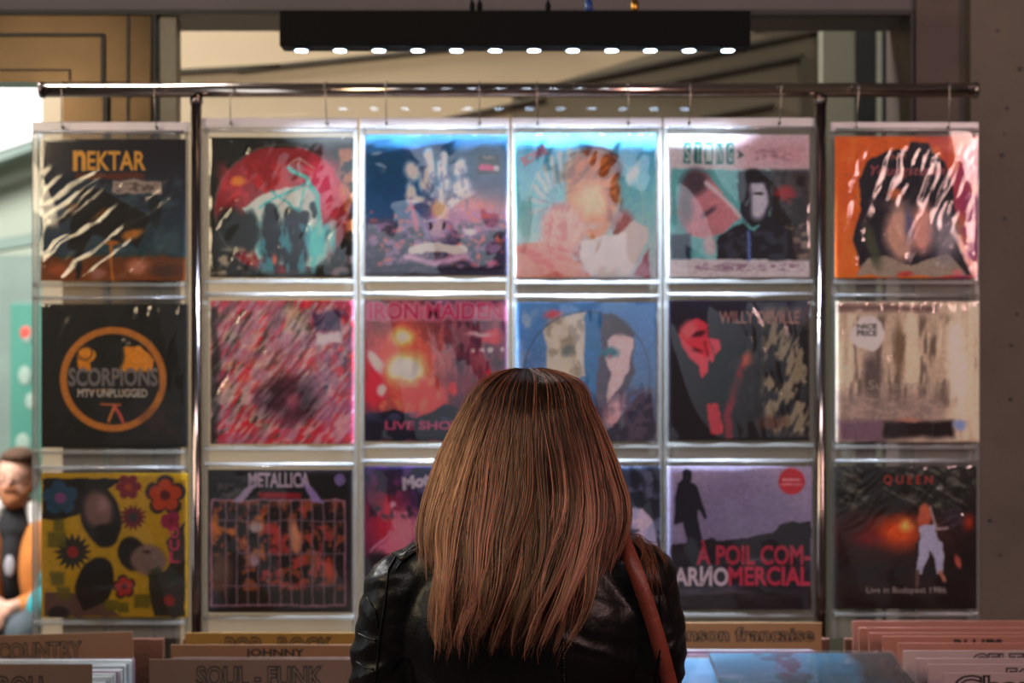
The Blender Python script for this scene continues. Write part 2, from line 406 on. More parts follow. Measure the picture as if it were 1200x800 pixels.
# 0,0 dark fantasy scene, orange ground
c = Cover((30, 32, 52), 8, 70, 1); c.grad([(80, (28, 26, 44)), (230, (38, 44, 66)), (420, (44, 66, 86)), (620, (40, 74, 88)), (640, (120, 70, 30)), (750, (140, 78, 26))])
c.n((62, 76, 96), 90, 60, .52, .2, .7, 1, (50, 240, 330, 620, 30)); c.n((78, 104, 118), 110, 60, .5, .2, .7, 2, (300, 250, 720, 620, 40))
c.p([(110, 480), (190, 370), (250, 290), (340, 300), (420, 340), (520, 400), (590, 420), (560, 480), (520, 590), (470, 560), (380, 540), (300, 520), (250, 600), (240, 740), (215, 740), (215, 600), (170, 580), (200, 440)], (22, 20, 26))
c.e(600, 400, 30, 80, (26, 44, 54)); c.e(200, 390, 30, 26, (110, 70, 40), soft=.5); c.e(340, 420, 50, 14, (120, 80, 40), -25, .5)
c.e(490, 520, 50, 22, (190, 130, 50), -15, .4); c.l([(395, 560), (398, 745)], 12, (200, 130, 40)); c.e(396, 556, 34, 14, (190, 120, 40), 0, .4)
c.e(320, 710, 40, 30, (170, 120, 110), soft=.4); c.e(520, 680, 50, 38, (190, 130, 110), soft=.4); c.e(130, 690, 50, 30, (170, 90, 40), soft=.5); c.e(650, 700, 70, 30, (90, 54, 40), soft=.5)
c.b(210, 216, 550, 246, (110, 52, 30)); c.b(396, 252, 634, 314, (172, 156, 152)); c.n((90, 80, 80), 20, 9, .5, .15, .8, 3, (410, 266, 620, 304, 6))
K[0, 0] = (c, .9)
# 0,1 round picture disc, red and turquoise
c = Cover((34, 36, 34), 7, 60, 2); c.e(400, 410, 335, 320, (150, 52, 62), soft=.02)
c.n((190, 70, 80), 60, 80, .5, .1, .7, 1, (90, 180, 700, 420, 60)); c.e(600, 300, 80, 150, (214, 90, 130), soft=.5); c.e(190, 265, 34, 24, (220, 140, 60), soft=.4)
c.p([(210, 400), (300, 340), (420, 300), (540, 290), (600, 420), (620, 640), (560, 700), (280, 660), (240, 480)], (196, 226, 222))
c.e(150, 520, 90, 120, (44, 52, 56), soft=.2); c.e(350, 560, 60, 170, (34, 42, 56), soft=.15); c.e(465, 570, 70, 160, (38, 46, 62), soft=.15); c.e(240, 520, 50, 110, (40, 46, 50), soft=.2)
c.e(345, 410, 30, 36, (36, 44, 56)); c.e(440, 430, 24, 32, (36, 44, 56)); c.e(505, 450, 26, 36, (36, 44, 60)); c.e(560, 410, 24, 40, (40, 60, 76))
c.l([(430, 205), (520, 250), (580, 340), (590, 460), (560, 560)], 22, (110, 206, 210)); c.l([(340, 320), (420, 370), (480, 420)], 9, (60, 170, 176)); c.l([(290, 400), (380, 350), (520, 280)], 10, (70, 180, 186)); c.l([(520, 290), (480, 410)], 8, (70, 180, 186))
c.e(580, 590, 50, 90, (150, 214, 222), soft=.4); c.e(640, 540, 24, 80, (170, 190, 190), soft=.4); c.n((90, 190, 206), 30, 90, .55, .12, .7, 4, (280, 480, 660, 730, 30)); c.e(366, 660, 12, 26, (226, 120, 90), soft=.5)
c.n((190, 180, 160), 40, 26, .55, .12, .8, 5, (50, 600, 260, 745, 30)); c.n((214, 150, 110), 30, 50, .55, .12, .8, 6, (680, 100, 750, 560, 20)); c.n((180, 160, 170), 40, 40, .5, .15, .7, 7, (620, 600, 750, 740, 20))
c.ring(400, 410, 328, 5, (120, 124, 124), .7); c.l([(430, 190), (490, 145), (560, 210)], 7, (190, 190, 190)); c.l([(490, 150), (490, 230)], 6, (180, 180, 180))
K[0, 1] = (c, 1.3)
# 0,2 deep blue sky, white figure group, sunset crowd
c = Cover((18, 80, 120), 7, 60, 3); c.grad([(80, (16, 84, 120)), (300, (18, 86, 132)), (440, (50, 100, 150)), (520, (90, 90, 130)), (740, (60, 60, 90))])
c.e(600, 400, 160, 80, (236, 160, 140), soft=.8); c.e(560, 470, 210, 60, (180, 130, 170), soft=.7); c.e(640, 290, 120, 80, (80, 70, 120), soft=.8, a=.6)
c.n((180, 150, 190), 36, 30, .55, .12, .7, 1, (60, 480, 745, 720, 40)); c.n((60, 66, 80), 40, 24, .52, .1, .7, 2, (60, 480, 745, 720, 40)); c.n((230, 130, 120), 24, 24, .66, .06, .8, 3, (60, 400, 745, 700, 40))
for q in [(360, 170, 26, 60, 0), (430, 170, 20, 54, 10), (350, 270, 36, 70, 8), (430, 250, 30, 80, -10), (275, 225, 40, 46, -30), (510, 210, 34, 46, 20), (520, 300, 50, 40, -30), (270, 340, 24, 60, 0), (320, 370, 70, 16, 16), (500, 370, 90, 18, -24), (404, 350, 34, 40, 0)]:
    c.e(q[0], q[1], q[2], q[3], (226, 228, 240), q[4], .35)
c.n((90, 100, 140), 18, 34, .55, .08, .7, 4, (240, 100, 560, 420, 30)); c.e(415, 420, 36, 50, (232, 180, 150), soft=.4); c.e(400, 520, 60, 60, (190, 180, 220), soft=.4); c.e(368, 500, 9, 22, (40, 40, 60)); c.e(434, 500, 9, 22, (40, 40, 60))
c.l([(270, 380), (300, 520)], 22, (190, 130, 160), 6); c.l([(285, 620), (400, 606), (530, 625)], 44, (236, 236, 250)); c.l([(250, 655), (400, 690), (550, 655)], 30, (196, 170, 200), 10); c.l([(90, 710), (300, 700), (400, 722), (720, 712)], 12, (30, 34, 60), 5)
c.e(560, 530, 30, 16, (230, 226, 244), soft=.5); c.e(676, 684, 24, 14, (240, 150, 180), soft=.5); c.b(608, 148, 708, 244, (26, 24, 34)); c.e(655, 212, 44, 16, (236, 80, 140), soft=.1); c.e(692, 212, 16, 15, (230, 230, 236), soft=.1)
K[0, 2] = (c, 1.35)
# 0,3 pale blue ground, abstract warm golden mass with fan of pale ribs and peach drapery
c = Cover((130, 196, 220), 7, 70, 4); c.grad([(80, (90, 176, 210)), (300, (130, 200, 222)), (560, (176, 214, 226)), (740, (190, 200, 210))])
for k in range(9):
    t = math.radians(175+k*13); c.l([(330+150*math.cos(t), 400+150*math.sin(t)*.9), (330+270*math.cos(t)*.75, 400+270*math.sin(t))], 20, (206, 216, 224), 8); 
    c.l([(344+110*math.cos(t), 400+110*math.sin(t)*.9), (344+250*math.cos(t)*.75, 400+250*math.sin(t))], 7, (140, 160, 176), 5, .8)
c.e(470, 200, 120, 90, (96, 50, 66), 20, .15); c.e(440, 330, 130, 190, (226, 164, 110), 0, .15); c.e(430, 220, 120, 80, (206, 138, 70), 0, .3); c.n((140, 84, 44), 70, 14, .5, .12, .75, 1, (300, 130, 560, 330, 30), -40); c.n((150, 90, 60), 24, 70, .55, .1, .8, 2, (490, 300, 580, 540, 20))
c.e(430, 370, 80, 100, (244, 200, 164), soft=.4); c.e(450, 500, 70, 60, (216, 164, 120), soft=.3); c.e(590, 480, 50, 60, (180, 130, 130), soft=.4)
c.e(280, 520, 110, 130, (232, 190, 180), 0, .2); c.n((190, 130, 130), 30, 50, .55, .1, .6, 3, (180, 380, 380, 640, 40)); c.p([(50, 590), (180, 570), (380, 680), (420, 745), (50, 745)], (228, 170, 156)); c.n((196, 116, 116), 80, 24, .5, .15, .7, 4, (50, 600, 420, 745, 30), 20)
c.e(640, 240, 24, 60, (220, 220, 234), 20, .4, .8); c.p([(380, 560), (560, 540), (640, 470), (710, 500), (720, 560), (620, 740), (420, 740), (370, 640)], (236, 236, 244)); c.n((190, 200, 220), 90, 40, .55, .15, .6, 5, (380, 480, 710, 740, 30), -30); c.p([(640, 740), (722, 600), (722, 745)], (170, 120, 140)); c.ring(400, 410, 290, 5, (230, 236, 240), .5)
K[0, 3] = (c, 1.1)
# 0,4 pale sleeve with teal letter blocks and monochrome figure
c = Cover((214, 214, 220), 5, 70, 5); c.b(400, 60, 760, 218, (206, 176, 184), 60); c.b(60, 218, 760, 662, (120, 196, 200), 3)
c.p([(95, 430), (110, 300), (170, 225), (240, 235), (410, 460), (330, 520), (240, 560), (150, 545)], (206, 156, 166)); c.e(180, 280, 70, 60, (96, 84, 96), -30, .35); c.e(130, 400, 36, 90, (130, 120, 130), 0, .5); c.e(250, 430, 40, 12, (110, 90, 110), -30, .5)
c.l([(240, 280), (330, 370), (405, 450)], 18, (226, 222, 230), 6); c.e(256, 590, 32, 54, (200, 190, 194), 0, .3); c.b(65, 535, 160, 662, (36, 66, 90), 8)
c.b(560, 218, 760, 662, (84, 78, 84), 12); c.e(630, 340, 50, 46, (170, 50, 60), 0, .3); c.n((176, 164, 150), 40, 30, .52, .12, .8, 1, (560, 460, 750, 662, 30)); c.n((30, 30, 36), 40, 50, .52, .12, .7, 2, (550, 225, 750, 520, 20))
c.p([(390, 300), (400, 225), (560, 225), (560, 400), (540, 470), (470, 500), (410, 440)], (40, 44, 58)); c.e(490, 360, 56, 100, (206, 212, 230), 0, .2); c.e(440, 380, 22, 90, (60, 64, 80), 0, .5); c.e(496, 336, 24, 7, (30, 34, 50), 0, .5); c.e(480, 250, 80, 34, (36, 38, 50), 0, .2)
c.p([(285, 662), (300, 540), (420, 480), (480, 520), (545, 440), (660, 520), (680, 662)], (44, 50, 66)); c.n((90, 100, 120), 40, 40, .55, .1, .6, 3, (290, 520, 640, 662, 20)); c.l([(450, 520), (452, 660)], 16, (120, 150, 220), 5)
for k in range(5): c.b(126+k*53, 82, 162+k*53, 192, (24, 128, 124), 3)
c.p([(394, 122), (430, 145), (394, 168)], (30, 40, 44)); c.n((150, 120, 130), 30, 6, .5, .12, .7, 4, (480, 116, 660, 172, 6)); c.n((140, 110, 140), 24, 8, .56, .1, .7, 6, (180, 684, 720, 722, 6))
K[0, 4] = (c, .95)
# 0,5 orange to purple, two dark rounded masses
c = Cover((214, 120, 50), 7, 80, 6); c.mix((c.X-380)/300, (190, 84, 110)); c.mix((c.X-600)/200, (150, 70, 150)); c.n((240, 150, 60), 90, 160, .5, .2, .6, 1)
c.p([(180, 740), (130, 560), (170, 420), (160, 260), (200, 170), (300, 110), (400, 120), (420, 78), (510, 82), (530, 130), (590, 170), (620, 260), (640, 420), (640, 560), (720, 740)], (36, 36, 54))
c.e(345, 340, 36, 40, (206, 130, 90), 0, .4); c.e(350, 390, 80, 30, (100, 90, 90), 0, .6); c.e(370, 530, 76, 140, (208, 176, 160), 0, .3); c.e(480, 500, 60, 120, (226, 176, 166), 0, .3); c.e(410, 480, 20, 80, (120, 120, 150), 0, .6)
c.p([(150, 740), (200, 650), (300, 640), (420, 690), (600, 620), (690, 740)], (170, 164, 150)); c.e(230, 580, 30, 110, (86, 96, 76), -14, .4); c.e(590, 540, 70, 120, (150, 150, 160), 0, .5); c.e(390, 728, 40, 14, (200, 90, 80), 0, .4); c.e(645, 726, 26, 16, (220, 150, 150), 0, .3)
K[0, 5] = (c, 1.0)
# 1,0 black with gold ring
c = Cover((14, 14, 16), 3, 60, 7); c.ring(392, 415, 240, 34, (176, 118, 48)); c.e(262, 300, 46, 40, (200, 140, 30), 0, .1); c.l([(250, 330), (262, 390)], 60, (190, 130, 30)); c.ring(256, 286, 34, 8, (90, 60, 24))
c.p([(420, 260), (520, 250), (590, 320), (580, 400), (420, 400), (400, 330)], (196, 136, 32)); c.l([(360, 300), (410, 350)], 9, (190, 110, 50)); c.l([(400, 545), (372, 620)], 14, (190, 120, 60)); c.l([(400, 545), (440, 628)], 14, (190, 90, 80)); c.l([(330, 540), (425, 540)], 9, (190, 110, 70)); c.e(400, 290, 46, 80, (24, 30, 32), 0, .2)
c.b(175, 378, 610, 472, (34, 32, 36), 4); c.l([(240, 470), (360, 468)], 5, (190, 120, 50)); c.l([(430, 470), (520, 468)], 5, (190, 120, 50)); c.n((96, 60, 60), 60, 60, .55, .2, .4, 3, (500, 540, 740, 700, 60))
K[1, 0] = (c, 1.2)
# 1,1 swirling pink and green
c = Cover((190, 70, 80), 14, 70, 8)
c.n((230, 60, 90), 60, 24, .5, .1, .8, 1, None, -35); c.n((60, 84, 74), 120, 18, .53, .08, .8, 2, (50, 60, 560, 740, 60), -55); c.n((214, 196, 176), 90, 12, .55, .07, .85, 3, (90, 80, 520, 700, 40), -58); c.n((236, 130, 110), 60, 26, .56, .1, .7, 4, (200, 200, 720, 520, 60), -30)
c.e(400, 360, 200, 100, (200, 120, 140), -30, .6, .5); c.e(440, 520, 140, 120, (90, 44, 66), 0, .35, .85); c.e(440, 540, 40, 60, (200, 110, 140), 20, .5); c.e(310, 560, 50, 80, (60, 40, 60), 0, .4, .8); c.e(520, 500, 44, 70, (60, 36, 62), 0, .4, .8); c.n((150, 60, 130), 40, 90, .5, .1, .7, 5, (560, 400, 745, 740, 50), 30); c.n((70, 70, 110), 24, 60, .55, .1, .8, 6, (560, 90, 740, 520, 30), 0)
c.n((200, 190, 190), 24, 60, .57, .08, .6, 7, (480, 90, 745, 460, 30)); c.n((226, 50, 80), 60, 30, .45, .1, .8, 8, (80, 640, 740, 745, 30)); c.b(45, 90, 84, 745, (40, 50, 48), 12, .7); c.b(566, 202, 680, 252, (214, 206, 224), 2); c.b(566, 100, 680, 190, (70, 50, 100), 4, .6)
c.n((226, 206, 214), 70, 14, .55, .08, .75, 12, None, -50); c.n((176, 120, 160), 80, 50, .5, .2, .5, 13)
c.e(440, 530, 130, 105, (80, 40, 60), 0, .4, .75); c.e(450, 545, 34, 50, (200, 120, 150), 20, .5, .7); c.b(45, 90, 84, 745, (40, 50, 48), 12, .6); c.b(566, 202, 680, 252, (220, 212, 228), 2); c.b(566, 100, 680, 190, (70, 50, 100), 4, .6)
K[1, 1] = (c, 1.0)
# 1,2 stage of fire
c = Cover((120, 60, 90), 9, 60, 9); c.n((70, 54, 80), 60, 90, .5, .15, .7, 1); c.n((190, 130, 140), 30, 120, .54, .1, .6, 2, (300, 150, 720, 420, 40)); c.e(240, 360, 170, 240, (226, 120, 100), 0, .7); c.e(340, 560, 110, 90, (230, 90, 90), 0, .5); c.e(100, 470, 60, 120, (206, 60, 90), 0, .4)
c.e(230, 230, 54, 46, (255, 214, 130), 0, .5); c.e(230, 232, 32, 26, (255, 250, 220), 0, .4); c.e(250, 390, 100, 70, (255, 220, 160), 0, .5); c.e(250, 390, 70, 46, (255, 250, 232), 0, .4); c.e(100, 350, 24, 60, (230, 220, 250), -30, .3); c.e(130, 490, 24, 30, (250, 220, 220), 0, .4)
c.n((240, 150, 120), 40, 60, .54, .12, .7, 3, (100, 440, 420, 600, 40)); c.l([(360, 250), (440, 360)], 10, (180, 150, 160), 4, .6); c.l([(470, 180), (510, 270), (430, 310)], 12, (150, 130, 140), 4, .7)
c.p([(45, 620), (130, 610), (200, 590), (300, 635), (380, 600), (440, 560), (540, 590), (745, 560), (745, 745), (45, 745)], (34, 32, 62)); c.n((90, 100, 140), 50, 20, .56, .1, .6, 4, (60, 600, 740, 650, 20))
for x in (580, 625, 672, 722): c.e(x, 294, 12, 12, (240, 210, 225), 0, .3)
c.e(680, 230, 40, 30, (236, 70, 90), 0, .6); c.e(484, 490, 24, 34, (220, 60, 70), 0, .3); c.p([(640, 420), (665, 380), (665, 440)], (230, 60, 80)); c.e(600, 480, 80, 120, (160, 60, 90), 0, .7, .6); c.e(620, 220, 60, 10, (240, 190, 200), 0, .5)
c.b(45, 66, 750, 150, (226, 150, 190), 8, .55)
K[1, 2] = (c, 1.3)
# 1,3 blue ground, two pale sculptural masses
c = Cover((110, 156, 190), 8, 70, 10); c.grad([(60, (96, 150, 200)), (400, (100, 140, 180)), (740, (110, 120, 140))]); c.n((190, 200, 216), 60, 120, .54, .15, .6, 1, (50, 90, 300, 740, 50))
c.p([(190, 180), (250, 120), (390, 96), (392, 420), (340, 440), (200, 400)], (206, 204, 190)); c.n((150, 150, 140), 40, 50, .54, .1, .7, 2, (200, 110, 390, 430, 20)); c.e(300, 290, 34, 26, (130, 146, 146), 0, .4); c.e(230, 106, 46, 18, (206, 110, 120), -20, .5)
c.p([(392, 96), (470, 96), (470, 560), (420, 560), (392, 440)], (60, 130, 180)); c.p([(470, 100), (560, 110), (640, 200), (640, 400), (560, 560), (600, 660), (440, 660), (440, 420), (470, 300)], (96, 92, 112)); c.p([(500, 240), (560, 200), (636, 230), (620, 380), (560, 480), (500, 560), (520, 400), (490, 330)], (206, 188, 190)); c.e(515, 300, 46, 24, (60, 130, 150), 0, .4); c.e(516, 318, 8, 8, (200, 90, 110), 0, .4)
c.e(560, 170, 60, 40, (90, 88, 100), 20, .4); c.e(540, 600, 46, 80, (206, 170, 176), 20, .3); c.p([(470, 745), (560, 640), (640, 540), (720, 480), (745, 745)], (74, 74, 92)); c.n((120, 110, 130), 40, 40, .55, .1, .6, 4, (440, 480, 740, 740, 30)); c.ring(400, 410, 318, 6, (76, 92, 120), .8)
K[1, 3] = (c, 1.3)
# 1,4 near black with red lit shape, yellow-grey rock at right
c = Cover((46, 38, 52), 7, 60, 11); c.grad([(60, (52, 54, 84)), (200, (44, 40, 58)), (740, (36, 28, 40))])
c.p([(105, 220), (130, 160), (190, 135), (240, 170), (250, 230), (300, 250), (320, 340), (280, 370), (250, 340), (240, 400), (210, 440), (200, 380), (150, 320), (115, 270)], (226, 84, 106)); c.e(150, 190, 40, 44, (240, 130, 140), 0, .4); c.e(200, 215, 36, 12, (80, 26, 50), -15, .4); c.e(190, 290, 26, 10, (120, 30, 50), 20, .5); c.l([(260, 250), (290, 350)], 6, (110, 26, 46)); c.l([(230, 250), (250, 330)], 6, (120, 30, 50))
c.p([(240, 400), (330, 250), (440, 280), (410, 360), (370, 430), (340, 560), (240, 560), (215, 500)], (20, 36, 46)); c.p([(235, 565), (300, 565), (320, 722), (250, 722)], (196, 60, 80)); c.l([(420, 340), (380, 480), (340, 620), (350, 720)], 40, (150, 44, 66), 8); c.e(446, 340, 30, 40, (226, 130, 90), 20, .5)
c.n((70, 64, 70), 16, 40, .5, .1, .7, 1, (330, 330, 500, 560, 30)); c.b(460, 180, 750, 720, (30, 30, 36), 40, .8); c.n((172, 166, 140), 36, 90, .48, .08, .9, 2, (520, 90, 750, 720, 40), 12); c.n((28, 30, 36), 22, 80, .6, .05, .9, 3, (500, 150, 750, 720, 30), 20); c.e(560, 660, 70, 34, (120, 84, 70), 0, .5)
c.b(520, 80, 750, 170, (140, 128, 120), 20, .5)
K[1, 4] = (c, 1.05)
# 1,5 whitish film reflection painted into the print as pale streaks, black base
c = Cover((176, 166, 150), 8, 70, 12); c.n((206, 194, 176), 50, 300, .5, .15, .8, 1, None, 3); c.n((104, 94, 84), 30, 240, .6, .08, .85, 2, (60, 120, 720, 560, 40), 2); c.b(50, 64, 540, 100, (74, 50, 56), 12, .6); c.e(225, 420, 40, 130, (100, 90, 88), 0, .5); c.e(355, 290, 26, 120, (120, 104, 80), 0, .5); c.e(640, 330, 50, 260, (204, 198, 184), 0, .4)
c.b(50, 500, 580, 745, (136, 126, 122), 40, .8); c.n((170, 156, 146), 40, 20, .55, .1, .7, 3, (90, 520, 560, 660, 30)); c.b(275, 645, 620, 724, (34, 22, 26), 14); c.b(60, 640, 275, 745, (120, 100, 116), 14); c.e(655, 660, 32, 26, (130, 150, 190), 0, .4); c.e(404, 640, 60, 12, (170, 130, 116), 0, .5); c.e(208, 206, 80, 80, (226, 228, 222), 0, .03)
K[1, 5] = (c, 1.5)
# 2,0 yellow with flowers and dark ovals
c = Cover((214, 176, 24), 3, 60, 13)
c.p([(50, 70), (440, 70), (360, 130), (220, 250), (120, 280), (50, 270)], (26, 22, 26)); c.flower(135, 165, 88, 5, (44, 92, 126), (150, 90, 150), .4)
c.e(330, 250, 95, 150, (34, 28, 32), -15, .06); c.e(318, 225, 68, 92, (150, 116, 116), -12, .25); c.e(350, 350, 60, 55, (26, 22, 26), 0, .15); c.e(340, 200, 30, 34, (196, 160, 172), 0, .6, .6)
c.e(480, 440, 66, 84, (40, 34, 34), -20, .08); c.e(560, 470, 86, 74, (158, 130, 126), 10, .15); c.e(550, 430, 20, 9, (80, 60, 60), 0, .4); c.p([(560, 540), (640, 520), (735, 380), (735, 745), (590, 745), (560, 640)], (62, 56, 48)); c.p([(640, 380), (735, 280), (735, 470), (680, 500)], (96, 80, 84))
c.e(300, 590, 86, 140, (26, 22, 26), 18, .05); c.p([(60, 630), (200, 630), (250, 720), (340, 680), (430, 745), (60, 745)], (124, 92, 88)); c.e(130, 730, 50, 34, (34, 28, 32), 0, .2)
c.flower(195, 430, 92, 16, (64, 56, 52), (176, 50, 60), 0, True); c.flower(462, 112, 62, 6, (150, 40, 70), (190, 90, 50)); c.flower(640, 155, 102, 5, (74, 54, 60), (206, 70, 40), .3); c.flower(640, 155, 80, 5, (214, 90, 50), (120, 40, 50), .3); c.flower(484, 262, 66, 14, (130, 36, 50), (60, 66, 80), 0, True); c.flower(442, 600, 60, 5, (80, 44, 50), (200, 60, 60), .5); c.flower(442, 600, 46, 5, (206, 66, 70), (100, 40, 50), .5); c.flower(660, 668, 34, 9, (180, 44, 40), (190, 60, 50), 0, True); c.flower(668, 280, 50, 3, (176, 50, 100), (150, 40, 90), 1)
for q in [(120, 370, 44, 38, 10), (130, 300, 26, 30, 0), (122, 560, 34, 34, 20), (150, 630, 34, 30, 0), (380, 690, 36, 26, 0), (440, 700, 26, 26, 0), (530, 670, 38, 34, 15)]: c.b(q[0]-q[2], q[1]-q[3], q[0]+q[2], q[1]+q[3], (124, 116, 30), 6, .85)
c.n((44, 70, 36), 36, 36, .55, .1, .7, 5, (570, 500, 735, 640, 30))
K[2, 0] = (c, .6)
# 2,1 barred cage with warm colour patches
c = Cover((40, 26, 36), 4, 60, 14); c.n((190, 110, 70), 50, 50, .5, .1, .85, 1, (60, 200, 720, 640, 10)); c.n((214, 90, 90), 40, 60, .56, .08, .85, 2, (300, 220, 680, 640, 30)); c.n((230, 150, 70), 60, 40, .56, .1, .8, 3, (60, 240, 330, 480, 30)); c.n((34, 24, 36), 40, 60, .55, .06, .9, 4, (100, 220, 720, 720, 30)); c.e(470, 380, 28, 80, (226, 170, 140), -12, .3); c.e(110, 560, 60, 100, (120, 90, 80), 0, .4); c.e(280, 330, 34, 26, (206, 190, 200), 0, .3); c.e(270, 495, 22, 30, (190, 160, 180), 0, .3); c.e(350, 340, 30, 30, (206, 80, 90), 0, .4); c.e(635, 530, 26, 50, (220, 90, 60), 0, .4)
c.b(45, 60, 750, 192, (30, 26, 40), 4); c.n((130, 124, 130), 40, 24, .55, .1, .7, 6, (60, 80, 240, 190, 20))
for x in [132, 186, 240, 292, 345, 398, 452, 504, 556, 610, 664]: c.l([(x, 200), (x, 716)], 6, (176, 142, 160), 2)
for y, x0 in ((298, 100), (460, 190), (525, 180), (618, 100)): c.l([(x0, y), (715, y)], 6, (160, 126, 150), 2) if y != 525 else c.l([(180, 525), (400, 525)], 5, (90, 60, 80), 2)
c.l([(62, 196), (714, 196), (714, 716), (62, 716), (62, 196)], 8, (200, 150, 176), 2); c.e(688, 98, 30, 30, (150, 130, 190), 0, .1)
c.p([(165, 204), (250, 110), (300, 70), (280, 120), (210, 204)], (186, 170, 206)); c.p([(615, 208), (540, 120), (490, 66), (520, 140), (560, 208)], (176, 156, 216)); c.b(290, 158, 500, 188, (176, 34, 66), 3)
K[2, 1] = (c, .85)
# 2,2 violet stage
c = Cover((56, 44, 90), 8, 60, 15); c.grad([(50, (48, 50, 96)), (300, (80, 50, 110)), (740, (70, 34, 70))]); c.n((110, 70, 150), 60, 90, .52, .15, .7, 1); c.e(150, 330, 110, 170, (196, 50, 90), 0, .7); c.p([(150, 250), (260, 270), (290, 480), (80, 480), (190, 370)], (226, 130, 160)); c.e(240, 360, 60, 90, (230, 150, 170), 10, .6); c.l([(80, 460), (170, 370)], 12, (236, 170, 200), 5); c.e(160, 250, 14, 60, (220, 40, 80), 0, .5); c.e(110, 560, 70, 90, (50, 30, 56), 0, .3); c.e(190, 235, 14, 14, (240, 180, 200), 0, .5)
c.n((40, 40, 70), 30, 50, .55, .1, .7, 3, (60, 60, 745, 300, 30))
K[2, 2] = (c, 1.1)
# 2,3 blue-grey with pale rounded back and dark figure
c = Cover((70, 90, 120), 6, 70, 16); c.b(600, 60, 760, 745, (40, 46, 70), 10); c.e(520, 250, 110, 110, (44, 64, 86), 0, .3); c.p([(420, 400), (440, 300), (520, 260), (660, 250), (720, 330), (740, 500), (745, 745), (420, 745)], (206, 196, 222)); c.e(560, 480, 70, 140, (30, 36, 60), 8, .15); c.e(556, 350, 36, 40, (30, 34, 56), 0, .2); c.l([(440, 400), (640, 370)], 16, (60, 66, 96), 5); c.e(640, 640, 50, 40, (70, 110, 170), 0, .4); c.b(50, 60, 410, 745, (96, 110, 140), 30, .8); c.n((150, 160, 190), 60, 60, .55, .12, .6, 2)
K[2, 3] = (c, 1.1)
# 2,4 lilac sky with walking silhouette
c = Cover((170, 164, 196), 4, 80, 17); c.grad([(50, (186, 178, 206)), (300, (164, 158, 190)), (450, (150, 146, 176)), (745, (60, 58, 74))]); c.e(400, 240, 230, 160, (150, 146, 182), 0, .3, .6)
c.p([(60, 430), (240, 400), (260, 390), (290, 410), (440, 395), (560, 370), (600, 330), (660, 310), (690, 320), (745, 310), (745, 745), (60, 745)], (44, 40, 54)); c.n((70, 66, 84), 60, 20, .55, .1, .6, 1, (60, 480, 740, 740, 30))
c.p([(120, 70), (140, 52), (165, 65), (166, 100), (160, 120), (190, 140), (215, 210), (240, 290), (228, 305), (200, 250), (196, 300), (215, 420), (235, 470), (215, 480), (195, 440), (205, 520), (160, 530), (140, 400), (120, 320), (78, 330), (85, 200), (95, 130), (120, 110)], (34, 36, 60)); c.p([(70, 330), (120, 340), (140, 420), (80, 400)], (170, 164, 196), .7)
c.e(652, 118, 64, 64, (206, 54, 74), 0, .03); c.l([(610, 110), (690, 110)], 8, (236, 200, 210)); c.l([(605, 132), (700, 132)], 6, (236, 200, 210)); c.l([(330, 520), (480, 500), (560, 520)], 6, (150, 146, 160), 3, .7)
K[2, 4] = (c, .85)
# 2,5 black stage, amber glow, pale trousered figure
c = Cover((26, 14, 18), 7, 60, 18); c.e(330, 370, 260, 110, (110, 34, 20), 0, .9); c.e(370, 370, 110, 70, (226, 110, 30), 0, .7); c.e(404, 335, 30, 26, (255, 206, 120), 0, .6); c.e(210, 400, 60, 30, (140, 26, 40), 0, .8); c.e(710, 320, 30, 40, (200, 70, 36), 0, .7); c.e(632, 230, 26, 26, (226, 216, 244), 0, .6); c.e(635, 290, 60, 70, (80, 66, 96), 0, .6, .8)
c.b(45, 40, 750, 250, (38, 44, 40), 30, .8); c.n((130, 136, 124), 60, 16, .55, .08, .8, 1, (70, 50, 745, 260, 40), 30); c.n((26, 26, 26), 50, 20, .5, .1, .6, 2, (70, 50, 745, 280, 40), -20)
c.e(490, 290, 32, 60, (206, 120, 90), 0, .2); c.l([(520, 250), (545, 350), (600, 352)], 13, (190, 176, 180)); c.p([(466, 335), (540, 335), (580, 440), (586, 570), (560, 580), (520, 450), (484, 580), (446, 570), (456, 440)], (190, 196, 220)); c.l([(465, 560), (456, 630)], 20, (120, 96, 90)); c.l([(575, 570), (596, 610)], 18, (200, 140, 120)); c.e(660, 515, 12, 36, (200, 110, 100), -20, .4); c.p([(400, 620), (470, 360), (450, 640)], (40, 8, 14))
K[2, 5] = (c, .95)

labels = {
 (0, 0): 'record sleeve with dark blue fantasy painting over orange ground, yellow title at top',
 (0, 1): 'record sleeve with large round picture disc in red and turquoise, three dark figures',
 (0, 2): 'record sleeve with deep blue sky, ghostly white figures and a pink black sticker',
 (0, 3): 'record sleeve in pale sky blue with golden hair shape, white drapery and red script',
 (0, 4): 'pale record sleeve with teal letter blocks above a grey and pink double portrait',
 (0, 5): 'orange and purple record sleeve with dark rounded silhouettes under bright creases',
 (1, 0): 'black record sleeve with a golden ring and grey lettering across it',
 (1, 1): 'record sleeve with swirling pink, red and green marbling and a small white sticker',
 (1, 2): 'record sleeve showing a fiery concert stage under pink capital letters',
 (1, 3): 'blue record sleeve with two pale sculpted forms, directly above the head',
 (1, 4): 'dark record sleeve with red lit figure at left and grey crumpled right half',
 (1, 5): 'crumpled record sleeve with whitish film reflection painted into its print, round white sticker at upper left',
 (2, 0): 'yellow record sleeve covered with drawn flowers and dark oval heads',
 (2, 1): 'dark record sleeve with a barred cage over warm coloured patches',
 (2, 2): 'violet and magenta record sleeve half hidden by the left side of the hair',
 (2, 3): 'blue grey record sleeve mostly hidden behind the woman, right edge showing',
 (2, 4): 'lilac record sleeve with walking silhouette and pink capital letters',
 (2, 5): 'black record sleeve with amber glow and figure in pale trousers'}

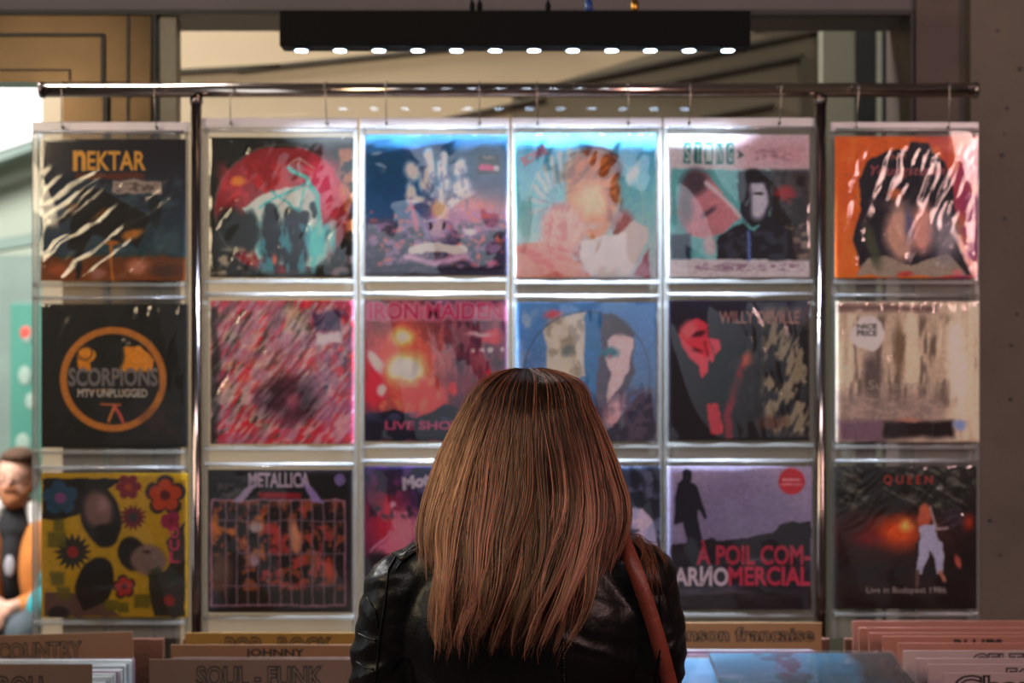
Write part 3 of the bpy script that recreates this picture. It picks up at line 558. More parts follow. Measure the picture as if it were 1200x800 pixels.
m_print = bpy.data.materials.new('printed_card'); m_print.use_nodes = True
nt = m_print.node_tree; pb = nt.nodes['Principled BSDF']; pb.inputs['Roughness'].default_value = .6; pb.inputs['Specular IOR Level'].default_value = .25
an = nt.nodes.new('ShaderNodeAttribute'); an.attribute_name = 'ink'
gn = nt.nodes.new('ShaderNodeTexNoise'); gn.inputs['Scale'].default_value = 900
hs = nt.nodes.new('ShaderNodeHueSaturation'); mr = nt.nodes.new('ShaderNodeMapRange'); mr.inputs[3].default_value = .9; mr.inputs[4].default_value = 1.1
tc_ = nt.nodes.new('ShaderNodeTexCoord'); nt.links.new(tc_.outputs['Object'], gn.inputs['Vector'])
nt.links.new(gn.outputs['Fac'], mr.inputs[0]); nt.links.new(mr.outputs[0], hs.inputs['Value']); nt.links.new(an.outputs['Color'], hs.inputs['Color']); nt.links.new(hs.outputs[0], pb.inputs['Base Color'])
M_card = mat('sleeve_card', (60, 56, 56), .6)

def grid_mesh(name, n, W, H, yfun, m, parent, cols=None, back=None):
    g = np.linspace(0, 1, n); U, Vv = np.meshgrid(g, g)     # Vv rises with z
    X = (U-.5)*W; Z = Vv*H; Yy = yfun(U, Vv) if callable(yfun) else np.full_like(U, yfun)
    co = np.stack([X, Yy, Z], -1).reshape(-1, 3)
    i, j = np.meshgrid(np.arange(n-1), np.arange(n-1)); k = (j*n+i).ravel()
    Q = np.stack([k, k+1, k+n+1, k+n], -1)
    nv = n*n
    extra = []
    if back is not None:
        c4 = np.array([[-W/2, back, 0], [W/2, back, 0], [W/2, back, H], [-W/2, back, H]])
        co = np.vstack([co, c4]); A, B, Cc, D = 0, n-1, nv-1, nv-n; a, b, c_, d = nv, nv+1, nv+2, nv+3
        extra = [(a, d, c_, b)]
        bottom = list(range(0, n)); topv = list(range(nv-n, nv)); lf = list(range(0, nv, n)); rt = list(range(n-1, nv, n))
        extra += [tuple([a, b]+bottom[::-1]), tuple([c_, d]+topv), tuple([d, a]+lf), tuple([b, c_]+rt[::-1])]
    me = bpy.data.meshes.new(name); me.from_pydata(co.tolist(), [], Q.tolist()+extra); me.update()
    me.materials.append(m)
    if back is not None:
        me.materials.append(M_card)
        mi = np.zeros(len(me.polygons), int); mi[len(Q):] = 1; me.polygons.foreach_set('material_index', mi)
    me.polygons.foreach_set('use_smooth', [True]*len(Q)+[False]*len(extra))
    if cols is not None:
        at_ = me.color_attributes.new('ink', 'FLOAT_COLOR', 'POINT')
        L = np.ones((len(me.vertices), 4)); L[:nv, :3] = cols; L[nv:, :3] = .1
        at_.data.foreach_set('color', L.ravel().astype(np.float32))
    o = bpy.data.objects.new(name, me); C.objects.link(o)
    if parent: o.parent = parent
    return o

# crease fields: (angle deg, along m, across m, amplitude m, box u0 v0 u1 v1)
CR = {
 (0, 0): [(38, .22, .030, .0013, (0, 0, 1, .75))], (0, 1): [(60, .07, .018, .0014, (0, 0, 1, 1))], (0, 2): [(20, .08, .03, .0010, (0, 0, 1, 1))],
 (0, 3): [(70, .1, .03, .0012, (0, 0, 1, 1))], (0, 4): [(60, .06, .018, .0008, (.6, 0, 1, .6))], (0, 5): [(65, .12, .026, .0017, (0, 0, 1, .9))],
 (1, 0): [(80, .09, .013, .0012, (.6, 0, 1, 1)), (70, .08, .02, .0007, (0, 0, 1, 1))], (1, 1): [(50, .12, .010, .0012, (0, .2, .8, 1))], (1, 2): [(90, .1, .02, .0006, (0, 0, 1, 1))],
 (1, 3): [(88, .12, .02, .0008, (0, 0, 1, 1))], (1, 4): [(100, .1, .013, .0018, (.5, 0, 1, 1))], (1, 5): [(90, .2, .018, .0026, (0, 0, 1, 1))],
 (2, 0): [(85, .08, .02, .0006, (.3, .6, .8, 1))], (2, 1): [(40, .05, .015, .0008, (0, .6, .4, 1)), (0, .05, .02, .0004, (0, 0, 1, 1))], (2, 2): [(45, .1, .03, .0005, (0, 0, 1, 1))],
 (2, 3): [(80, .1, .03, .0005, (0, 0, 1, 1))], (2, 4): [(10, .12, .03, .0005, (0, 0, 1, 1))], (2, 5): [(40, .05, .014, .0018, (0, .55, 1, 1)), (30, .06, .02, .0004, (0, 0, 1, 1))]}
SLV = {}
for (ri, ci), (cv, gain) in K.items():
    x0, y0, x1, y1 = rects[ri][ci]
    A, B = at(x0, y1, YK), at(x1, y0, YK); W = B.x-A.x; H = B.z-A.z
    root = empty('record_sleeve', ((A.x+B.x)/2, YK, A.z)); root['sz'] = 0; del root['sz']
    tag(root, labels[ri, ci], 'record', 'record sleeves in the hanging sheets')
    lin = s2l(np.clip(cv.c, 0, 255))**1.18*1.4*gain
    # crumpled print grain of real photographs: fine value breakup
    f = fbm(cv.x0/9, cv.y0/9, ri*7+ci+40, 3); lin = lin*(.72+.56*f)[..., None]
    grid_mesh('cover', NG, W, H, -.004, m_print, root, np.clip(lin, 0, .95).reshape(-1, 3), .0)
    def yf(U, V, cr=CR[ri, ci], sd=ri*10+ci):
        h = np.zeros_like(U)
        for ang, la, lc, amp, (u0, v0, u1, v1) in cr:
            t = math.radians(ang); X = U*W; Z = V*H
            a = X*math.cos(t)+Z*math.sin(t); b = -X*math.sin(t)+Z*math.cos(t)
            b = b+.012*(fbm(X/.06, Z/.06, sd+3)-.5)*2
            n_ = fbm(a/la, b/lc, sd+9, 3); ridge = 1-np.abs(n_-.5)*4
            q = np.clip(np.minimum(np.minimum(U-u0, u1-U), np.minimum(V-v0, v1-V))/.15+.5, 0, 1)
            h += amp*1.25*ridge*q
        edge = np.clip(np.minimum(np.minimum(U, 1-U), np.minimum(V, 1-V))/.02, 0, 1)
        return -.0068-h*edge*.8-.0004*edge
    grid_mesh('plastic_wrapper', 110, W, H, yf, M_film, root)
    SLV[ri, ci] = (root, W, H)

mats_t = {}
def tm(col, rough=.5):
    if col not in mats_t: mats_t[col] = mat('ink_%d_%d_%d' % col, col, rough)
    return mats_t[col]
def title(k, s, x0, y0, x1, y1, col, off=0, shear=0, rot=0, ol=None, name='title_lettering'):
    root, W, H = SLV[k]
    f = lambda x, y: ((x-45)/705*W-W/2, H-(y-45)/705*H)
    a, b = f(x0, y1), f(x1, y0)
    if ol: lettering(name, s, root, (a[0], a[1], b[0], b[1]), -.0044, tm(ol), off+.035, shear, rot)
    lettering(name, s, root, (a[0], a[1], b[0], b[1]), -.0047, tm(col), off, shear, rot)
title((0, 0), 'n', 208, 108, 262, 198, (236, 170, 30), .03); title((0, 0), 'EKTAR', 274, 108, 552, 198, (236, 170, 30), .02)
title((0, 2), 'radio', 628, 148, 688, 166, (230, 230, 236))
title((0, 3), 'BOWIE', 78, 130, 212, 172, (214, 70, 90), .03, rot=.5)
for k_, ch in enumerate('STING'): title((0, 4), ch, 134+k_*53, 98, 155+k_*53, 176, (206, 232, 232), .02)
title((0, 5), 'JUST', 318, 136, 402, 162, (170, 90, 80), .01)
title((0, 5), 'Youngstown', 220, 190, 590, 254, (190, 84, 96), .0, .3)
title((1, 0), 'SCORPIONS', 178, 362, 606, 446, (120, 112, 118), .03); title((1, 0), 'MTV UNPLUGGED', 222, 464, 556, 502, (206, 196, 190), .02)
title((1, 2), 'IRON MAIDEN', 72, 62, 722, 142, (226, 60, 130), .03, ol=(240, 190, 215)); title((1, 2), 'LIVE SHOW', 150, 650, 560, 690, (230, 90, 150), .03)
title((1, 4), 'WILLY DEVILLE', 300, 100, 700, 160, (196, 150, 140), .01)
title((1, 5), 'Supertramp', 205, 440, 570, 500, (196, 186, 172), 0); title((1, 5), 'NICE', 150, 158, 246, 182, (60, 66, 60), .03); title((1, 5), 'PRICE', 150, 190, 246, 218, (60, 66, 60), .03)
for k_, ch in enumerate('SOUL'): title((2, 0), ch, 662-(k_ < 1)*4, 290-20+k_*60-20, 706, 300+k_*60, (206, 60, 110), .03) if k_ else None
title((2, 1), 'METALLICA', 245, 62, 540, 130, (214, 196, 226), .03)
title((2, 2), 'Motörhead', 232, 72, 590, 128, (224, 216, 240), .06, .1, rot=.18)
title((2, 4), 'À POIL COM-', 190, 412, 738, 526, (206, 44, 86), .03); title((2, 4), 'MERCIAL', 345, 540, 738, 628, (222, 50, 96), .03); title((2, 4), 'ARИO', 80, 540, 340, 630, (236, 226, 240), .03)
title((2, 5), 'Q U E E N', 290, 90, 530, 140, (190, 50, 36), .02); title((2, 5), 'Live in Budapest 1986', 205, 640, 598, 680, (196, 186, 184), 0)

# ------------------------------------------------------------------ LED bar
YL = 2.92
zL = at(0, 57, YL).z; zT = at(0, 16, YL).z
bx0, bx1 = at(330, 0, YL).x, at(877, 0, YL).x
bar = empty('led_light_bar', ((bx0+bx1)/2, YL, zL)); tag(bar, 'long black light bar with a row of white LED spots over the records', 'light bar')
hw = (bx1-bx0)/2; cxl = (bx0+bx1)/2
MB().box(-hw, hw, -.03, .03, 0, zT-zL, .003).obj('housing', M_black, bar)
m_led = bpy.data.materials.new('led_glow'); m_led.use_nodes = True; e_ = m_led.node_tree.nodes['Principled BSDF']
e_.inputs['Emission Color'].default_value = (.55, .76, 1, 1); e_.inputs['Emission Strength'].default_value = 26
M_ledrim = mat('led_rim', (60, 60, 70), .3, .6)
for k in range(12):
    x = at(353+k*45.45, 0, YL).x-cxl
    rim = MB().tube([(x, 0, -.004), (x, 0, .001)], .0185, 24).obj('lamp_rim', M_ledrim, bar)
    MB().tube([(x, 0, -.005), (x, 0, -.0035)], .0125, 24).obj('led_lens', m_led, rim)
    L = light('led_beam', 'SPOT', (0, 0, 0), (0, .30, -1), 62, (.70, .84, 1), spot_size=math.radians(90), spot_blend=1.0, shadow_soft_size=.012)
    L.parent = bar; L.location = (x, 0, -.008)
for px, kind in ((562, 'd'), (553, 'd'), (642, 'd')):
    x = at(px, 0, YL).x-cxl
    MB().ball((x, 0, zT-zL+.014), (.006, .006, .014), 12).tube([(x, 0, zT-zL), (x, 0, zT-zL+.2)], .002, 6).obj('suspension_clip', M_black, bar)
for px, m in ((690, mat('blue_cap', (30, 60, 130), .4)), (744, mat('brass', (206, 150, 70), .3, 1))):
    x = at(px, 0, YL).x-cxl
    q = MB().tube([(x, 0, zT-zL), (x, 0, zT-zL+.026)], .008, 16).obj('cable_gland', m, bar)
    MB().tube([(x, 0, zT-zL+.02), (x, 0, zT-zL+.2)], .003, 8).obj('cable', M_black, q)

# ------------------------------------------------------------------ record bins
M_card_tan = mat('tan_card', (112, 78, 54), .7, 0, 8, .1)
M_card_grey = mat('grey_brown_card', (96, 72, 62), .7, 0, 8, .08)
M_card_yel = mat('yellow_card', (124, 90, 28), .7, 0, 8, .1)
M_card_pink = mat('rosy_brown_card', (158, 104, 90), .7, 0, 8, .1)
M_card_pale = mat('pale_rosy_card', (170, 148, 148), .7, 0, 8, .06)
M_ink = mat('dark_ink', (26, 18, 14), .5)
tbl = empty('bin_table', (0, 2.62, 0)); tag(tbl, 'dark wooden table under the row of record bins', 'table')
MB().box(-1.2, 1.2, -.32, .36, .69, .72, .004).obj('table_top', M_wood, tbl)
for sx in (-1.12, 1.12):
    for sy in (-.26, .30): MB().box(sx-.03, sx+.03, sy-.03, sy+.03, 0, .69, .004).obj('leg', M_wood, tbl)
bins = [(-1.17, -.725, 'farthest left, holding the country divider'), (-.685, -.245, 'second from left, under the yellow divider'),
        (-.232, .208, 'in the middle behind the woman'), (.221, .661, 'right of the woman, holding the blue record'), (.692, 1.19, 'farthest right, full of rosy divider cards')]
for x0, x1, wd in bins:
    b = empty('record_bin', ((x0+x1)/2, 2.62, .72)); h = (x1-x0)/2
    tag(b, 'dark wooden record bin '+wd, 'record bin', 'record bins on the table')
    MB().box(-h, h, -.28, .35, 0, .012).obj('bottom', M_wood, b)
    MB().box(-h, h, -.28, -.268, .013, .27, .002).obj('front_board', M_wood, b)
    MB().box(-h, h, .338, .35, .013, .352, .002).obj('back_board', M_wood, b)
    for s in (-1, 1): MB().box(s*h-.012*(s > 0), s*h+.012*(s < 0), -.267, .337, .013, .27, .002).obj('side_board', M_wood, b)
ZB = .7335
def card(Y, pxl=None, pxr=None, ytop=740, m=None, label='', W=.40, text=None, tb=None, ol=True, fill=(128, 94, 68), lean=0, roll=0, name='divider_card'):
    zt = at(0, ytop, Y).z
    if pxl is not None: xl = at(pxl, 0, Y).x; xr = xl+W
    else: xr = at(pxr, 0, Y).x; xl = xr-W
    r = empty(name, ((xl+xr)/2, Y, ZB)); r.rotation_euler = (lean, roll, 0)
    H = zt-ZB
    MB().box(-W/2, W/2, -.0015, .0015, 0, H, .0012).obj('card', m, r)
    tag(r, label, 'divider card', 'divider cards in the bins')
    if text:
        a = at(tb[0], tb[3], Y); b = at(tb[2], tb[1], Y); cx = (xl+xr)/2
        box = (a.x-cx, a.z-ZB, b.x-cx, b.z-ZB)
        if ol:
            lettering('lettering', text, r, box, -.0018, M_ink, .05)
            lettering('lettering_fill', text, r, box, -.0021, tm(fill), -.018, ref=text_verts(text)[0])
        else: lettering('lettering', text, r, box, -.0019, M_ink, .03)
    return r
card(2.835, pxr=162, ytop=743, m=M_card_tan, label='tan divider card lettered COUNTRY, upright in the leftmost bin', text='COUNTRY', tb=(4, 753, 101, 772), roll=-.03)
card(2.56, pxr=108, ytop=778, m=M_card_grey, label='grey brown divider card lettered ROLL at the lower left corner', text="ROCK'N ROLL", tb=(-101, 792, 57, 816), fill=(108, 84, 72))
card(2.84, pxl=217, ytop=741, m=M_card_yel, W=.385, label='yellow divider card lettered POP - ROCK below the barred cage sleeve', text='POP - ROCK', tb=(265, 747, 388, 768), fill=(132, 98, 36))
card(2.72, pxl=200, ytop=755, m=M_card_tan, label='tan divider card lettered JOHNNY in solid black', text='JOHNNY', tb=(288, 760, 356, 771), ol=False)
card(2.705, pxl=203, ytop=770, m=M_card_grey, label='blank brown divider card edge between JOHNNY and SOUL - FUNK')
card(2.60, pxl=175, ytop=772, m=M_card_grey, label='brown divider card lettered SOUL - FUNK in front of the JOHNNY card', text='SOUL - FUNK', tb=(231, 781, 377, 803), fill=(108, 84, 72))
card(2.93, pxr=963, ytop=729, m=mat('ochre_card', (138, 102, 68), .7, 0, 8, .08), label='ochre divider card lettered Chanson française right of the woman', text='Chanson française', tb=(763, 735, 953, 754), fill=(160, 124, 88))
E_ = [(999, 727, M_card_pink, 'backmost rosy brown divider card in the rightmost bin', None, None),
      (1006, 735, M_card_pink, 'second rosy brown divider card from the back of the rightmost bin', None, None),
      (1018, 741, M_card_pink, 'third rosy brown divider card from the back of the rightmost bin', None, None),
      (1034, 745, M_card_pink, 'rosy divider card with the tops of black letters just showing, rightmost bin', 'BLUES', (1118, 749, 1174, 768)),
      (1052, 753, M_card_pink, 'blank rosy divider card in the middle of the rightmost bin', None, None),
      (1058, 762, M_card_pale, 'pale divider card lettered CELTIC, mostly covered, rightmost bin', 'CELTIC', (1140, 766, 1222, 786)),
      (1073, 771, M_card_pale, 'blank pale divider card third from the front of the rightmost bin', None, None),
      (1087, 778, M_card_pale, 'pale divider card lettered FOLK behind the frontmost one', 'FOLK', (1180, 783, 1250, 803)),
      (1105, 788, M_card_pale, 'frontmost pale divider card lettered Chansons at the lower right corner', 'Chansons', (1120, 792, 1300, 816))]
for pxl, yt, m, lb, tx, tb in E_:
    card(.58*F/(yt-400), pxl=pxl, ytop=yt, m=m, label=lb, text=tx, tb=tb, fill=(178, 158, 158) if yt > 750 else (158, 104, 90), ol=yt > 750)
# upright records packed behind the cards
M_sl = [mat('packed_sleeve_%s' % n, c, .35, 0, 9, .2, coat=.6) for n, c in (('white', (214, 214, 208)), ('grey', (150, 152, 156)), ('dark', (40, 38, 46)), ('mauve', (150, 120, 140)))]
def upright(x, Y, ztop, m, label, grp, lean=.0):
    r = empty('upright_record', (x, Y, ZB)); r.rotation_euler = (lean, 0, 0); H = ztop-ZB
    MB().box(-.157, .157, -.0018, .0018, 0, H, .0012).obj('jacket', m, r)
    mesh('clear_cover', [(-.162, -.0028, 0), (.162, -.0028, 0), (.162, -.0028, H+.006), (-.162, -.0028, H+.006)], [(0, 1, 2, 3)], M_pocket, r)
    tag(r, label, 'record', grp)
rr = np.random.RandomState(3)
for k in range(12): upright(-.90+rr.rand()*.004, 2.60+k*.018, 1.066+rr.rand()*.006, M_sl[[0, 1, 0, 1, 0, 3][k % 6]], 'record in clear cover packed upright behind the ROLL card at lower left', 'records packed in the leftmost bin', .02)
for k in range(8): upright(.44+rr.rand()*.006, 2.70+k*.022, 1.072+rr.rand()*.008, M_sl[[3, 2, 3, 1][k % 4]], 'record packed upright in front of the Chanson française card', 'records packed in the bin right of the woman', .02)
for k in range(6): upright(-.47, 2.44+k*.02, 1.05+rr.rand()*.006, M_sl[k % 4], 'record packed upright in front of the SOUL - FUNK card', 'records packed under the yellow divider')
for k in range(8): upright(-.012, 2.46+k*.045, 1.06+rr.rand()*.006, M_sl[k % 4], 'record packed upright in the bin hidden by the woman', 'records packed in the middle bin')
# tilted records lying on top of the packed ones
def lying(x, Y, z, W, label, cov, rx, rz=0):
    r = empty('record_sleeve', (x, Y, z)); r.rotation_euler = (rx, 0, rz); tag(r, label, 'record', 'records lying on the bin')
    grid_mesh('cover', 60, W, .315, -.003, m_print, r, cov, .0)
    grid_mesh('plastic_wrapper', 60, W+.012, .322, lambda U, V: -.0055-.0012*np.abs(fbm(U*5, V*3+U*3, 4)-.5)-.0003, film_mat('glossy_bag', .06, .05, .08), r)
    return r
g6 = np.linspace(0, 1, 60); U6, V6 = np.meshgrid(g6, g6)
f1 = fbm(U6*5, V6*5, 77); c1 = np.stack([.02+.12*f1**2, .07+.24*f1, .14+.34*f1], -1)
mk = np.clip((U6-.72+.1*(f1-.5))/.06, 0, 1)[..., None]; c1 = c1*(1-mk)+np.array([.05, .022, .016])*mk
mk = np.clip((f1-.52)/.05, 0, 1)[..., None]*(U6 > .25)[..., None]; c1 = c1*(1-mk*.8)+np.array([.015, .03, .07])*mk*.8
lying(.5225, 2.272, 1.088, .33, 'blue record in a glossy bag lying tilted on the bin right of the woman', c1.reshape(-1, 3), math.radians(-84))
f2 = fbm(U6*4, V6*6, 99); c2 = np.stack([.06+.2*f2, .2+.3*f2, .36+.4*f2], -1)
lying(.392, 2.272, 1.078, .315, 'second blue record lying under the glossy one beside the arm', c2.reshape(-1, 3), math.radians(-84))

# ------------------------------------------------------------------ bodies
def union(name, parts, voxel, m, parent, smooth=8, disp=None):
    """parts: ('c', a, b, ra, rb) tapered limb or ('e', centre, radii) or ('r', centre, radii, rotation); merged to one continuous skin"""
    bm = bmesh.new()
    for p in parts:
        if p[0] in 'er':
            q = bmesh.ops.create_uvsphere(bm, u_segments=24, v_segments=16, radius=1)
            R = Euler([math.radians(t) for t in p[3]]).to_matrix() if p[0] == 'r' else Matrix.Identity(3)
            for v in q['verts']: v.co = Vector(p[1])+R @ Vector((v.co.x*p[2][0], v.co.y*p[2][1], v.co.z*p[2][2]))
        else:
            a, b, ra, rb = Vector(p[1]), Vector(p[2]), p[3], p[4]; n = max(2, int((b-a).length/(min(ra, rb)*.35)))
            for i in range(n+1):
                t = i/n; q = bmesh.ops.create_icosphere(bm, subdivisions=2, radius=1); c = a.lerp(b, t); r = ra+(rb-ra)*t
                for v in q['verts']: v.co = c+v.co*r
    me = bpy.data.meshes.new(name); bm.to_mesh(me); bm.free()
    o = bpy.data.objects.new(name, me); C.objects.link(o)
    md = o.modifiers.new('r', 'REMESH'); md.mode = 'VOXEL'; md.voxel_size = voxel; md.use_smooth_shade = True
    if smooth: ms = o.modifiers.new('s', 'SMOOTH'); ms.factor = .5; ms.iterations = smooth
    dg = bpy.context.evaluated_depsgraph_get(); dg.update()
    me2 = bpy.data.meshes.new_from_object(o.evaluated_get(dg)); o.modifiers.clear(); o.data = me2; me2.name = name
    bpy.data.meshes.remove(me)
    if disp:
        n = len(me2.vertices); co = np.empty(n*3); me2.vertices.foreach_get('co', co); co = co.reshape(-1, 3)
        no = np.empty(n*3); me2.vertex_normals.foreach_get('vector', no); no = no.reshape(-1, 3)
        co = co+no*disp(co, no)[:, None]; me2.vertices.foreach_set('co', co.ravel()); me2.update()
    me2.polygons.foreach_set('use_smooth', [True]*len(me2.polygons))
    me2.materials.clear(); me2.materials.append(m)
    if parent: o.parent = parent
    return o
def hand(w, d, up, side, sc_=1.0, curl=.6):
    """palm and five separate bent fingers as limb parts. w wrist, d direction, up back-of-hand normal, side thumb side"""
    w, d, up, side = Vector(w), Vector(d).normalized(), Vector(up).normalized(), Vector(side).normalized(); out = []
    pc = w+d*.045*sc_
    for k in (-1, 0, 1): out.append(('c', w+side*k*.012*sc_, w+d*.078*sc_+side*k*.026*sc_, .014*sc_, .0125*sc_))
    for k, (off, L) in enumerate([(.033, .066), (.012, .076), (-.010, .070), (-.031, .054)]):
        p = w+d*.082*sc_+side*off*sc_; a = 0
        for j, fr in enumerate((.45, .32, .23)):
            a += curl*(.45+.25*j); q = p+(d*math.cos(a)-up*math.sin(a))*L*fr*sc_
            out.append(('c', p, q, (.0088-.001*j)*sc_, (.0080-.001*j)*sc_)); p = q
    p = w+d*.02*sc_+side*.022*sc_; q = p+(side*.8+d*.6).normalized()*.034*sc_; r = q+(d-up*.6).normalized()*.028*sc_; s = r+(d-up*.7-side*.2).normalized()*.022*sc_
    out += [('c', p, q, .013*sc_, .0105*sc_), ('c', q, r, .0105*sc_, .009*sc_), ('c', r, s, .009*sc_, .0075*sc_)]
    return out
M_skin = mat('skin', (214, 160, 132), .5, 0, 20, .05)
M_skin.node_tree.nodes['Principled BSDF'].inputs['Subsurface Weight'].default_value = .1
M_leather = mat('black_leather', (6, 5, 7), .38, 0, 30, .3, .10, 160, spec=.26)
M_denim = mat('dark_jeans', (34, 38, 52), .8, 0, 60, .2)
M_shoe = mat('black_shoe', (18, 16, 16), .4)

wo = empty('person', (.01, 2.03, 0))
tag(wo, 'woman seen from behind with long straight brown hair and black leather jacket', 'person')
def T(*p): return (p[0]-.01, p[1]-2.03, p[2])
def loc(parts, f):
    o = []
    for p in parts:
        if p[0] == 'c': o.append(('c', f(*p[1]), f(*p[2]), p[3], p[4]))
        else: o.append((p[0], f(*p[1]))+tuple(p[2:]))
    return o
LW, RW = (-.125, 2.30, 1.145), (.125, 2.31, 1.15)
body = [('e', (.015, 2.035, 1.555), (.072, .088, .088)), ('e', (.015, 2.055, 1.50), (.055, .068, .07)), ('e', (.015, 2.122, 1.52), (.011, .014, .020)), ('e', (.015, 2.117, 1.487), (.022, .010, .006)), ('e', (.015, 2.115, 1.479), (.018, .010, .006)), ('e', (.015, 2.105, 1.452), (.022, .016, .016)),
        ('e', (-.058, 2.03, 1.525), (.008, .018, .03)), ('e', (.088, 2.03, 1.525), (.008, .018, .03)),
        ('e', (-.012, 2.112, 1.545), (.014, .008, .009)), ('e', (.042, 2.112, 1.545), (.014, .008, .009)),
        ('c', (.014, 2.03, 1.48), (.01, 2.015, 1.38), .050, .056), ('c', (-.12, 2.01, 1.35), (.14, 2.01, 1.355), .045, .045),
        ('e', (.01, 2.02, 1.25), (.14, .085, .15)), ('e', (.01, 2.02, 1.05), (.12, .08, .15)), ('e', (.01, 2.02, .92), (.15, .10, .12)),
        ('c', (-.15, 2.01, 1.34), (-.185, 2.07, 1.11), .042, .036), ('c', (-.185, 2.07, 1.11), LW, .034, .024),
        ('c', (.175, 2.01, 1.345), (.185, 2.09, 1.11), .042, .036), ('c', (.185, 2.09, 1.11), RW, .034, .024),
        ('c', (-.07, 2.02, .86), (-.075, 2.03, .48), .075, .05), ('c', (-.075, 2.03, .48), (-.08, 2.01, .08), .048, .034), ('c', (.09, 2.02, .86), (.095, 2.03, .48), .075, .05), ('c', (.095, 2.03, .48), (.10, 2.01, .08), .048, .034),
        ('c', (-.08, 2.0, .045), (-.085, 2.15, .032), .033, .028), ('c', (.10, 2.0, .045), (.105, 2.15, .032), .033, .028)]
body += hand(LW, (.25, .95, -.12), (0, .15, 1), (1, -.2, 0)) + hand(RW, (-.25, .95, -.12), (0, .15, 1), (-1, -.2, 0))
union('body', loc(body, T), .0055, M_skin, wo, 5)
tro = [('e', (.01, 2.02, .95), (.162, .112, .10)), ('e', (.01, 2.01, .88), (.165, .118, .09)), ('c', (-.07, 2.02, .86), (-.075, 2.03, .48), .085, .06), ('c', (-.075, 2.03, .48), (-.08, 2.01, .12), .058, .046), ('c', (.09, 2.02, .86), (.095, 2.03, .48), .085, .06), ('c', (.095, 2.03, .48), (.10, 2.01, .12), .058, .046)]
union('trousers', loc(tro, T), .009, M_denim, wo, 6)
for x in (-.08, .10):
    union('shoe', loc([('c', (x, 1.985, .05), (x*1.03, 2.17, .036), .044, .036), ('c', (x, 2.0, .05), (x, 2.0, .12), .044, .048)], T), .006, M_shoe, wo, 4)
jk = [('e', (.012, 2.0, 1.285), (.178, .106, .15)), ('e', (.01, 2.005, 1.13), (.165, .108, .2)), ('e', (.01, 2.01, 1.0), (.178, .122, .09)),
      ('c', (-.105, 2.0, 1.362), (.155, 2.0, 1.362), .056, .056), ('c', (.012, 2.01, 1.37), (.012, 2.02, 1.432), .074, .060),
      ('c', (-.152, 2.0, 1.338), (-.172, 2.01, 1.24), .056, .056), ('c', (-.172, 2.01, 1.24), (-.188, 2.07, 1.10), .056, .050), ('c', (-.188, 2.07, 1.10), (-.14, 2.26, 1.135), .048, .036),
      ('c', (.172, 2.0, 1.352), (.190, 2.005, 1.27), .058, .056), ('c', (.190, 2.005, 1.27), (.185, 2.09, 1.10), .056, .050), ('c', (.185, 2.09, 1.10), (.14, 2.27, 1.14), .048, .036)]
def folds(co, no):
    x, y, z = co[:, 0], co[:, 1], co[:, 2]; ax = np.abs(x)
    arm = np.clip((ax-.135)/.03, 0, 1)
    wv = fbm(x/.05, z/.05, 3)-.5
    h1 = fbm((x+wv*.04)/.16, (z*1.0+np.sign(x)*x*.5+wv*.02)/.034, 8, 2)
    h2 = fbm((x+z*.9)/.14, (z-ax*.9)/.045, 15, 2)
    r1 = 1-np.abs(h1-.5)*4; r2 = 1-np.abs(h2-.5)*4
    right = np.clip((x+.02)/.08, 0, 1)
    d = .0060*np.clip(r1, -.5, 1)*(arm*.9+.55*right*(1-arm))+.0035*np.clip(r2, -.5, 1)*(.25+.6*arm)
    return d*(z > 1.0)
jacket = union('leather_jacket', loc(jk, T), .0045, M_leather, wo, 12, folds)
from mathutils.bvhtree import BVHTree
bvh = BVHTree.FromObject(jacket, bpy.context.evaluated_depsgraph_get())
cam_l = Vector((0-.01, 0-2.03, CH))
def snap(px, py, off=.001):
    d = (at(px, py, 2.0)-Vector((0, 0, CH))).normalized(); h = bvh.ray_cast(cam_l, d)
    if h[0] is None:
        h2 = bvh.find_nearest(Vector(T(*at(px, py, 2.0)))); return h2[0]+h2[1]*off
    return h[0]+h[1]*off
def polyl(pts, n=8):
    o = []
    for (a, b), (c, d) in zip(pts, pts[1:]):
        for i in range(n): o.append((a+(c-a)*i/n, b+(d-b)*i/n))
    return o+[pts[-1]]
def seam(pts, r=.0016, name='seam'):
    P = [snap(*p, off=.0006) for p in polyl(pts)]
    return MB().tube(P, r, 6).obj(name, M_leather, jacket)
seam([(498, 632), (470, 642), (455, 668), (452, 700), (446, 740), (440, 799)]); seam([(505, 636), (478, 648), (464, 668)])
seam([(735, 632), (760, 650), (772, 690), (776, 740), (768, 799)]); seam([(430, 700), (440, 716), (443, 735)]); seam([(420, 742), (432, 748), (441, 750)]); seam([(418, 775), (428, 782), (438, 784)])
seam([(659, 735), (659, 799)], .0011); seam([(663, 735), (663, 799)], .0008)
stb = MB()
for i in range(16): p = snap(470+i*2.2, 652-i*1.6, .0016); stb.ball(p, .0009, 6)
tag(stb.obj('stitching', mat('grey_thread', (120, 116, 112), .6), jacket), kind='stuff')
stb = MB()
for i in range(20): p = snap(661, 736+i*3.2, .0016); stb.ball(p, .0008, 6)
tag(stb.obj('stitching', mat('dark_thread', (60, 58, 60), .6), jacket), kind='stuff')
